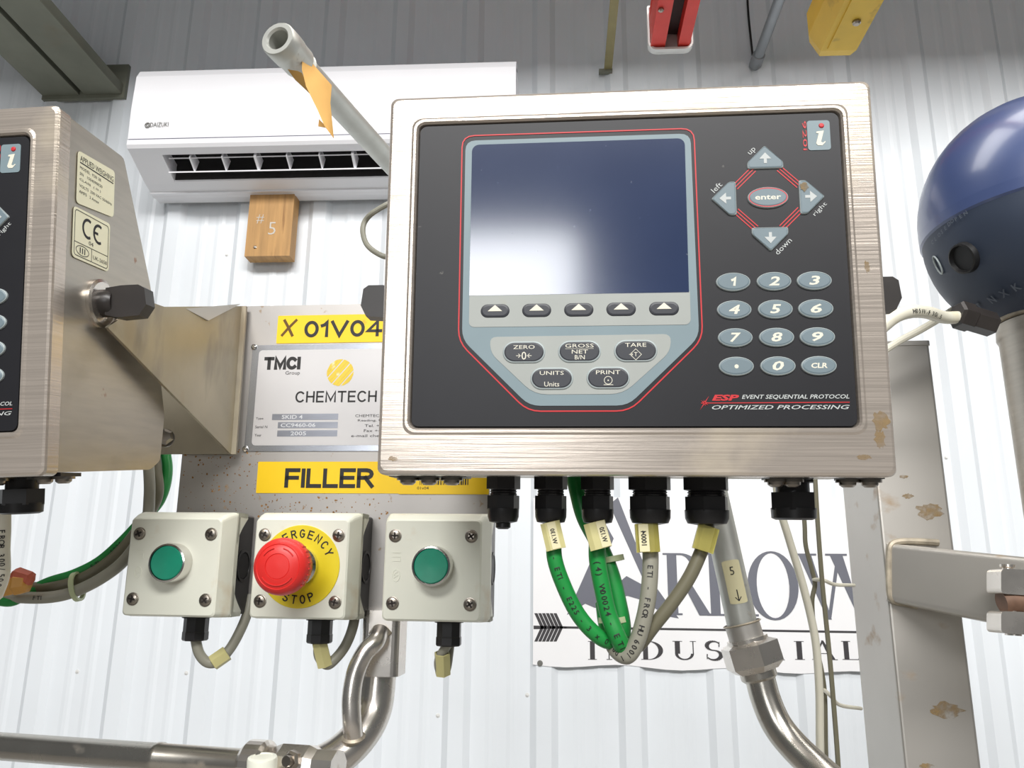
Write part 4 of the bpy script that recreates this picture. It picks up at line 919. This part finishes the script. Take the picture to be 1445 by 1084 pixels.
# ------------------------------------------------------------------ threaded pipe end at the top, with its paper flag
a = at(391, 54, .60); d = (at(560, 240, .84) - a).normalized()
t = thing('threaded_pipe', 'galvanised threaded pipe end pointing at the camera above the terminal', 'pipe', loc=a)
bb = B(); PL = (WY - .004 - a.y) / d.y; bb.lathe([(.0115, .036), (.0115, PL), (.0095, PL), (.0095, .036)], a, d, 28); obj('tube', bb, 'steel_galvanised', t, True)
bb = B(); bb.lathe([(.0095, .030), (.0095, .002), (.0110, .0), (.0150, .0), (.0160, .0015), (.0162, .012)], a, d, 36, caps=False)
bb.lathe([(.0162, .012), (.0158, .022), (.0150, .023), (.0150, .036), (.0138, .0365)], a, d, 36, caps=False); obj('coupling', bb, 'steel_galvanised', t, True)
bb = B(); bb.lathe([(.0126 if q % 2 else .0134, .0365 + q * .0009) for q in range(9)], a, d, 28, caps=False, smooth=False); obj('thread', bb, 'steel_galvanised', t, True)
bb = B(); bb.lathe([(.0094, .034), (.0001, .0341)], a, d, 24, caps=False); obj('bore', bb, 'black_rubber', t, True)
def leaf(pts, th=.0006):
    bb = B(); P_ = [Vector(p) for p in pts[0]]; Q_ = [Vector(p) for p in pts[1]]; n_ = len(P_); o = Vector((.1, th, .02))
    vs = P_ + Q_ + [p + o * 1 for p in P_] + [p + o for p in Q_]; fs = []
    vs = P_ + Q_ + [p + Vector((0, th, 0)) for p in P_] + [p + Vector((0, th, 0)) for p in Q_]
    for k in range(n_ - 1): fs += [(k, k + 1, n_ + k + 1, n_ + k), (2 * n_ + k, 3 * n_ + k, 3 * n_ + k + 1, 2 * n_ + k + 1)]
    for k in range(n_ - 1): fs += [(k, 2 * n_ + k, 2 * n_ + k + 1, k + 1), (n_ + k, n_ + k + 1, 3 * n_ + k + 1, 3 * n_ + k)]
    fs += [(0, n_, 3 * n_, 2 * n_), (n_ - 1, 3 * n_ - 1, 4 * n_ - 1, 2 * n_ - 1)]
    return bb.add(vs, fs, 0, True)
t = thing('paper_tag', 'tan paper tag folded round the threaded pipe', 'tag', loc=at(445, 120, .64))
bb = leaf([[at(427, 76, 0.621), at(426, 98, 0.619), at(432, 122, 0.619), at(448, 155, 0.621), at(458, 178, 0.625), at(470, 194, 0.629)], [at(428, 74, 0.625), at(438, 86, 0.631), at(452, 102, 0.643), at(468, 120, 0.651), at(466, 145, 0.641), at(471, 195, 0.631)]]); obj('front_leaf', bb, 'paper_tan', t, True)
bb = leaf([[at(406, 98, 0.624), at(416, 112, 0.627), at(432, 127, 0.631), at(440, 135, 0.635)], [at(420, 100, 0.620), at(426, 103, 0.619), at(430, 112, 0.623), at(434, 125, 0.627)]]); obj('rear_leaf', bb, 'paper_tan', t, True)
bb = leaf([[at(450, 168, 0.634), at(449, 178, 0.634)], [at(458, 176, 0.634), at(459, 180, 0.634)]]); obj('rear_tip', bb, 'paper_tan', t, True)

# ------------------------------------------------------------------ pipe with union nut, right of the cables
Yp = .70
t = thing('union_pipe', 'steel pipe with hexagon union nut and handwritten 5 label', 'pipe', loc=at(1060, 920, Yp))
pa, pb = at(985, 600, Yp), at(1048, 885, Yp); ax = pb - pa
obj('upper_tube', B().lathe([(.0122, 0), (.0122, ax.length)], pa, ax, 28), 'steel_galvanised', t, True)
pn = at(1060, 918, Yp)
ax2 = (at(1078, 985, Yp) - at(1043, 870, Yp)).normalized()
bb = B(); bb.lathe([(.0140, 0), (.0140, .013), (.0150, .0135), (.0148, .016)], at(1047, 880, Yp), ax2, 28); obj('collar', bb, 'steel_post', t, True)
bb = B(); bb.lathe([(.0165, 0), (.0235, .003), (.0235, .019), (.0175, .024)], at(1055, 904, Yp), ax2, 6, 0, smooth=False, phase=.15); bb.lathe([(.0165, -.002), (.0165, .003)], at(1055, 904, Yp), ax2, 28); obj('union_nut', bb, 'steel_polished', t, True)
bb = B(); bb.lathe([(.0145, 0), (.0145, .010), (.0125, .012)], at(1066, 938, Yp), ax2, 28); obj('lower_collar', bb, 'steel_pipe', t, True)
bb = B(); bb.tube([at(1070, 946, Yp), at(1080, 985, Yp - .002), at(1096, 1022, Yp - .006), at(1122, 1055, Yp - .014), at(1165, 1095, Yp - .03), at(1230, 1150, Yp - .06)], .0118, 24, sub=10); obj('lower_bend', bb, 'steel_pipe', t, True)
for px, py in ((1047, 880), (1054, 902)):
    bb = B(); bb.lathe([(.0146, -.0008), (.0158, 0), (.0146, .0008)], at(px, py, Yp), ax2, 28, caps=False); obj('rust_ring', bb, 'rust_weld', t, True)
# label wrapped on the pipe
u = ax.normalized(); tow = (CAM - at(1043, 820, Yp)); tow = (tow - u * tow.dot(u)).normalized(); sd = u.cross(tow)
la, lb = at(1034, 790, Yp), at(1050, 850, Yp); bb = B()
wrap = lambda base, an, rr=.0125: base + (tow * cos(an) + sd * sin(an)) * rr
def onpipe(s_, an, rr=.0125):
    q0 = pa + u * ((la - pa).dot(u)); q1 = pa + u * ((lb - pa).dot(u)); return wrap(q0.lerp(q1, s_), an, rr)
cs = [-.75 + .1 * k for k in range(13)]
bb.loops([[onpipe(.03 * (abs(an + .15) / .6) ** 4, an) for an in cs], [onpipe(1 - .03 * (abs(an + .15) / .6) ** 4, an) for an in cs]], closed=False, cap0=False, cap1=False); obj('paper_label', bb, 'tag_paper', t, True)
bb = B()
for ch, s0_, hh in (('5', .34, .0085), ('↓', .74, .008)):
    if ch == '5': vs, fs = glyphs('5', 0, -.005); bb.add([onpipe(s0_ - v * hh / .031, -.15 - (uu - .3) * hh / .0125, .0129) for uu, v in vs], fs)
    else:
        for (xa, ya, xb, yb) in ((0, 0, 0, 1), (-.3, .65, 0, 1), (.3, .65, 0, 1)):
            q = [(xa - .05, ya), (xa + .05, ya), (xb + .05, yb), (xb - .05, yb)]; bb.add([onpipe(s0_ - .06 + v * hh / .031, -.15 + uu * hh / .0125, .0127) for uu, v in q], [(0, 1, 2, 3)])
obj('handwriting', bb, 'print_black', t, True)

# ------------------------------------------------------------------ hoses and wires beside the post
bb = B(); bb.tube([at(1092, 660, .75), at(1100, 715, .75), at(1113, 760, .75), at(1134, 830, .75), at(1150, 900, .75), at(1156, 970, .75), at(1157, 1040, .75), at(1158, 1100, .75)], .0034, 12); tag(obj('clear_hose', bb, 'hose_clear'), 'translucent cream hose hanging left of the post', 'hose')
bb = B(); bb.tube([at(1128, 670, .80), at(1135, 735, .80), at(1137, 770, .80), at(1146, 805, .80), at(1150, 825, .80), at(1146, 850, .80), at(1150, 900, .80), at(1160, 950, .80), at(1164, 985, .80), at(1165, 1050, .80), at(1167, 1100, .80)], .0022, 8); tag(obj('wire', bb, 'cable_olive'), 'kinked grey wire hanging next to the translucent hose', 'wire')
bb = B(); bb.tube([at(1150, 670, .78), at(1154, 740, .78), at(1161, 830, .78), at(1171, 930, .78), at(1180, 1040, .78), at(1184, 1100, .78)], .0022, 8); tag(obj('wire', bb, 'cable_olive'), 'straight grey wire hanging nearest the post', 'wire')
bb = B(); bb.tube([at(1148, 818, .80), at(1162, 819, .79), at(1178, 825, .82), at(1205, 826, .90)], .0018, 8); tag(obj('tie_wire', bb, 'cable_cream'), 'upper cream tie wire running from the grey wires to the post', 'wire')
bb = B(); bb.tube([at(1162, 973, .80), at(1172, 982, .79), at(1185, 995, .82), at(1215, 1000, .90)], .0018, 8); tag(obj('tie_wire', bb, 'cable_cream'), 'lower cream tie wire running from the grey wires to the post', 'wire')

# ------------------------------------------------------------------ square post with its arm
PF = .86
fl, fr_ = at(1238, 700, PF), at(1340, 700, PF - .006); top = at(1300, 487, PF).z
yaw = -.0406
t = thing('steel_post', 'square stainless post behind the main terminal with a welded arm', 'post', loc=(fl.x + .05, PF + .06, 0))
wd = (fr_ - fl).x; dp = .115
T_ = Matrix.Translation((fl.x, PF, 0)) @ Matrix.Rotation(yaw, 4, 'Z')
bb = B(); rl = rrect(0, wd / cos(yaw), 0, dp, .003, 3)
bb.loops([[T_ @ Vector((x, y, z)) for x, y in rl] for z in (0, top)]); obj('column', bb, 'steel_post', t, True)
bb = B(); rl2 = rrect(-.001, wd / cos(yaw) + .001, -.001, dp + .001, .003, 3); bb.loops([[T_ @ Vector((x, y, z)) for x, y in rl2] for z in (top - .001, top + .004)]); obj('top_cap', bb, 'steel_post', t, True)
bb = B(); bb.box((wd / 2, dp / 2, .006), (wd + .08, dp + .08, .012), T=T_); obj('foot_plate', bb, 'steel_post', t, True)
for q, (x, z, rx, rz) in enumerate(((.030, 1.60, .006, .003), (.050, 1.585, .014, .010), (.045, 1.395, .016, .008), (.020, 1.345, .007, .003), (.02, 1.515, .006, .008), (.028, 1.62, .005, .002))):
    bb = B(); bb.prism(blob(x, z, rx, rz, q + 20), -.0004, -.0001, T=T_); obj('stain', bb, 'stain_film', t, True)
# arm: rectangular tube sloping forward to the right
a0 = [at(1252, 766, PF - .004), at(1252, 848, PF - .004)]; a1 = [at(1470, 788, .74), at(1470, 893, .74)]
fw = Vector((.01, .045, 0))
sec0 = [a0[0], a0[1], a0[1] + fw, a0[0] + fw]; sec1 = [a1[0], a1[1], a1[1] + fw, a1[0] + fw]
def rsec(c4, r=.006):
    o, X, Z = c4[1], c4[2] - c4[1], c4[0] - c4[1]; pl_ = rrect(0, X.length, 0, Z.length, r, 4); X.normalize(); Z.normalize(); return [o + X * x + Z * z for x, z in pl_]
bb = B(); bb.loops([rsec(sec0), rsec(sec1)], smooth=True); obj('arm', bb, 'steel_post', t, True)
bb = B(); bb.tube([at(x + 4, y + 1, PF - .005) for x, y in ((1320, 765), (1285, 763), (1262, 764), (1253, 770), (1251, 785), (1251, 815), (1252, 838), (1257, 847), (1270, 850), (1290, 854))], .0034, 8, sub=3); obj('weld_bead', bb, 'rust_weld', t, True)
# pin hinge on the arm end
t = thing('pin_hinge', 'rusty steel pin hinge on the end of the post arm', 'hinge', loc=at(1428, 850, .735))
Yh = .735
for y0, y1 in ((803, 838), (862, 893)):
    pl_ = rpoly([at(1404, y0, Yh).xz, at(1404, y1, Yh).xz, at(1470, y1 + 4, Yh).xz, at(1470, y0 + 3, Yh).xz], .004)
    obj('knuckle', B().prism([(p[0], p[1]) for p in pl_], Yh - .010, Yh + .014), 'steel_polished', t, True)
pt_, pb_ = at(1421, 797, Yh), at(1430, 897, Yh); bb = B(); bb.lathe([(.0062, 0), (.0062, .002), (.0045, .003), (.0045, (pb_ - pt_).length - .003), (.0062, (pb_ - pt_).length - .002), (.0062, (pb_ - pt_).length)], pt_, pb_ - pt_, 18); obj('pin', bb, 'steel_polished', t, True)
bb = B(); bb.tube([at(1413, 850, Yh), at(1432, 848, Yh), at(1475, 855, Yh)], .0095, 16); obj('rusty_bush', bb, 'rust_dark', t, True)

# ------------------------------------------------------------------ blue actuator dome on its pipe
DY = .74
dc = at(1478, 322, DY); R = (at(1311, 322, DY) - dc).length
tilt = Vector((-.20, -.12, 1)).normalized()
t = thing('valve_actuator', 'dark blue round valve actuator at the right edge', 'valve actuator', loc=dc)
def cap(a0, a1, rr, n=18): return [(rr * sin(a0 + (a1 - a0) * k / n), -rr * cos(a0 + (a1 - a0) * k / n)) for k in range(n + 1)]
up = Vector((-.04, .0, 1)).normalized()
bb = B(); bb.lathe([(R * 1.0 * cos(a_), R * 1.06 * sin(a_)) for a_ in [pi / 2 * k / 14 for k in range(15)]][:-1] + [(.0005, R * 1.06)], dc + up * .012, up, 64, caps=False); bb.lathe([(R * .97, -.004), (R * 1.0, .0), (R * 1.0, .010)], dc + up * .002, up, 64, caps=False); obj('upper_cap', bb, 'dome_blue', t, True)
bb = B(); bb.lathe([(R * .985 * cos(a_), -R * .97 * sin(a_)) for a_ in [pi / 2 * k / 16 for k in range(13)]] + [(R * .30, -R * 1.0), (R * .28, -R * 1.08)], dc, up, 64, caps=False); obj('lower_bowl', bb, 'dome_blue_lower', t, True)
def ondome(az, dn, rr=1.0):
    """point on the lower bowl: azimuth in degrees towards the room, angle below the seam"""
    u_ = up.cross(Vector((0, -1, 0))).normalized(); v_ = u_.cross(up) ; a_ = radians(az)
    h_ = (v_ * cos(a_) - u_ * sin(a_)); b_ = radians(dn)
    return dc + h_ * (R * .985 * rr * cos(b_)) - up * (R * .97 * rr * sin(b_)), (h_ * cos(b_) - up * sin(b_)).normalized()
bestp = {}
def near(px, py):
    d_ = ray(px, py).normalized(); oc = CAM - dc; bq = d_.dot(oc); q = bq * bq - (oc.length_squared - (R * .985) ** 2)
    p = CAM + d_ * (-bq - sqrt(max(q, 0))); n_ = (p - dc).normalized(); return p, n_
p, n_ = near(1361, 364); bb = B(); bb.lathe([(.0150, -.004), (.0140, .0040), (.0125, .0046), (.0112, .0010), (.0001, .0009)], p, n_, 28, caps=False); obj('conduit_entry', bb, 'black_rubber', t, True)  # raised ring round a flat black disc that paints the shade inside the hole
bb = B()
for s_, pts_ in (('CLOSED', [(1319 + k * 4.6, 342 - k * 5.0) for k in range(6)]), ('OPEN', [(1346 + k * 6.2, 313 - k * 3.6) for k in range(4)])):
    for k, ch in enumerate(s_):
        p, n_ = near(*pts_[k]); q, _ = near(pts_[k][0] + 3, pts_[k][1] - 2.6); e_ = (q - p); e_ = (e_ - n_ * e_.dot(n_)).normalized(); v_ = n_.cross(e_); vs, fs = glyphs(ch, 0, .01)
        bb.add([p + n_ * .0024 + e_ * ((uu - .3) * .0052) + v_ * ((vv - .3) * .0056) for uu, vv in vs], fs)
obj('position_words', bb, 'emboss_blue', t, True)
bb = B(); p, n_ = near(1324, 374); e_ = n_.cross(Vector((0, 0, 1))).normalized(); v_ = n_.cross(e_)
bb.tube([p + n_ * .0006 + e_ * .0042 * cos(k * pi / 6) + v_ * .0095 * sin(k * pi / 6) for k in range(13)], .0008, 6, sub=0); obj('moulded_ring', bb, 'key_rim', t, True)
bb = B()
for k in range(4):
    p, n_ = near(1382 + k * 17, 432 - k * 9); q, _ = near(1390 + k * 17, 428 - k * 9); e_ = (q - p).normalized(); v_ = n_.cross(e_); vs, fs = glyphs('TNXK'[k], 0, .03); bb.add([p + n_ * .0006 + e_ * ((uu - .3) * .009) + v_ * ((vv - .35) * .010) for uu, vv in vs], fs)
obj('moulded_letters', bb, 'emboss_blue', t, True)
pp_ = at(1487, 470, DY)
bb = B(); pw = (at(1487, 470, DY) - at(1415, 470, DY)).x
bb.lathe([(pw, 0), (pw * 1.02, .012), (pw, .014), (pw * .98, .016), (pw * .98, .36)], (pp_.x, DY, pp_.z + .010), (0, 0, -1), 48); obj('valve_neck', bb, 'steel_side', t, True)
bb = B(); bb.lathe([(pw * 1.04, 0), (pw * 1.04, .006), (pw * .99, .007)], (pp_.x, DY, pp_.z + .018), (0, 0, -1), 48); obj('neck_ring', bb, 'rust_weld', t, True)
# gland and cable at the actuator
q0, q1 = at(1352, 444, DY - .03), at(1412, 462, DY - .02)
bb = B(); bb.lathe([(.0105, -.002), (.0128, 0), (.0128, .012), (.0118, .013)], q0, q1 - q0, 6, smooth=False, phase=.2); bb.lathe([(.0112, .013), (.0112, .034)], q0, q1 - q0, 6, smooth=False, phase=.2); obj('cable_gland', bb, 'knob_black', t, True)
P_ = [at(1235, 470, .66), at(1262, 448, .66), at(1285, 440, .665), at(1308, 441, .68), at(1332, 448, .70), at(1354, 448, DY - .03)]
t = cab('actuator_cable', 'white cable plugged into the blue actuator', P_, .0056, 'cable_cream', tx='H05VV-F 3G1.5', s0=.035)
bb = B(); bb.tube([at(1240, 500, .80), at(1268, 482, .80), at(1300, 465, .80), at(1330, 447, .80), at(1360, 428, .80), at(1390, 412, .82)], .0036, 10); tag(obj('yellow_cord', bb, 'cable_cream'), 'pale yellow cord crossing behind the white actuator cable', 'cord')

# ------------------------------------------------------------------ tube frame under the mounting plate
YT = .665
t = thing('tube_stand', 'bent polished tube carrying the mounting plate with a welded handle', 'tube stand', loc=at(500, 1060, YT))
bb = B(); bb.tube([at(538, 870, YT + .008), at(537, 900, YT + .008), at(534, 955, YT + .006), at(528, 1000, YT + .002), at(510, 1035, YT - .008), at(478, 1066, YT - .02), at(430, 1092, YT - .035), at(380, 1120, YT - .05)], .0138, 28, sub=10); obj('bent_tube', bb, 'steel_polished', t, True)
q0, q1 = at(506, 955, YT - .012), at(561, 955, YT - .012); wq = (q1 - q0).x
bb = B(); rl = rrect(q0.x, q1.x, YT - .012, YT + .026, .006, 4); zt = at(530, 861, YT).z; bb.loops([[(x, y, z) for x, y in rl] for z in (q0.z, zt)]); obj('sleeve', bb, 'steel_polished', t, True)
hp = [at(537, 892, YT - .012), at(530, 906, YT - .022), at(515, 922, YT - .026), at(502, 950, YT - .028), at(496, 985, YT - .030), at(497, 1020, YT - .030), at(499, 1040, YT - .026)]
bb = B(); bb.tube(hp, .0072, 18, sub=10); obj('handle', bb, 'steel_polished', t, True)
for p, r_ in ((hp[0] + Vector((0, .001, 0)), .0092), (hp[-1], .0088)): obj('weld_bead', B().lathe([(.006, -.003), (r_, 0), (.006, .003)], p, (0, -.4, 1), 18), 'rust_weld', t, True)
bb = B(); bb.add([at(x, y, YT - .0085 + k) for x, y, k in ((526, 962, 0), (533, 985, -.002), (535, 1005, -.003), (531, 1022, -.006), (524, 1030, -.009), (514, 1015, -.008), (516, 995, -.006), (521, 975, -.002))], [(0, 1, 2, 3, 4, 5, 6, 7)])
pts_ = [(x, y, k) for x, y, k in ((526, 962, 0), (533, 985, -.002), (535, 1005, -.003), (531, 1022, -.006), (524, 1030, -.009), (514, 1015, -.008), (516, 995, -.006), (521, 975, -.002))]
# clamp where the horizontal tube meets the stand
YH = .635
ha, hb = at(-30, 1051, .70), at(352, 1079, YH)
t = thing('horizontal_tube', 'horizontal stainless tube along the bottom left edge', 'pipe', loc=(ha + hb) / 2)
bb = B(); ax = hb - ha; bb.lathe([(.0105, -.1), (.0105, ax.length * .68), (.0112, ax.length * .685), (.0112, ax.length * .70), (.0105, ax.length * .705), (.0105, ax.length)], ha, ax, 28); obj('tube', bb, 'steel_pipe', t, True)
t = thing('tube_clamp', 'bolted steel clamp joining the two tubes at the bottom', 'clamp', loc=at(420, 1075, YH))
axn = ax.normalized()
bb = B(); bb.lathe([(.0135, 0), (.0165, .004), (.0165, .017), (.0135, .019)], at(347, 1077, YH), axn, 24, smooth=False); obj('ferrule', bb, 'steel_polished', t, True)
bb = B(); bb.lathe([(.0090, 0), (.0090, .014)], at(377, 1077, YH), axn, 20); obj('neck', bb, 'steel_polished', t, True)
bb = B(); bb.lathe([(.0120, 0), (.0150, .008), (.0150, .030), (.0125, .036), (.0125, .052)], at(388, 1078, YH), axn, 8, smooth=False, phase=.3); obj('clamp_body', bb, 'steel_polished', t, True)
pq = at(415, 1073, YH - .016); bb = B(); bb.lathe([(.0068, -.004), (.0068, .004), (.005, .006)], pq, (-.3, -1, .1), 6, smooth=False); bb.lathe([(.0040, .006), (.0036, .010)], pq, (-.3, -1, .1), 16); obj('clamp_bolt', bb, 'screw_steel', t, True)
bb = B(); q = at(370, 1080, YH - .02); bb.lathe([(.0105, -.03), (.0105, .004), (.0100, .0055), (.0075, .0062), (.0070, .0056), (.0010, .0056)], q, (0, -.15, 1), 32); tag(obj('white_cap', bb, 'cream_plastic'), 'cream plastic cap in front of the tube clamp', 'cap')
bpy.context.view_layer.update()
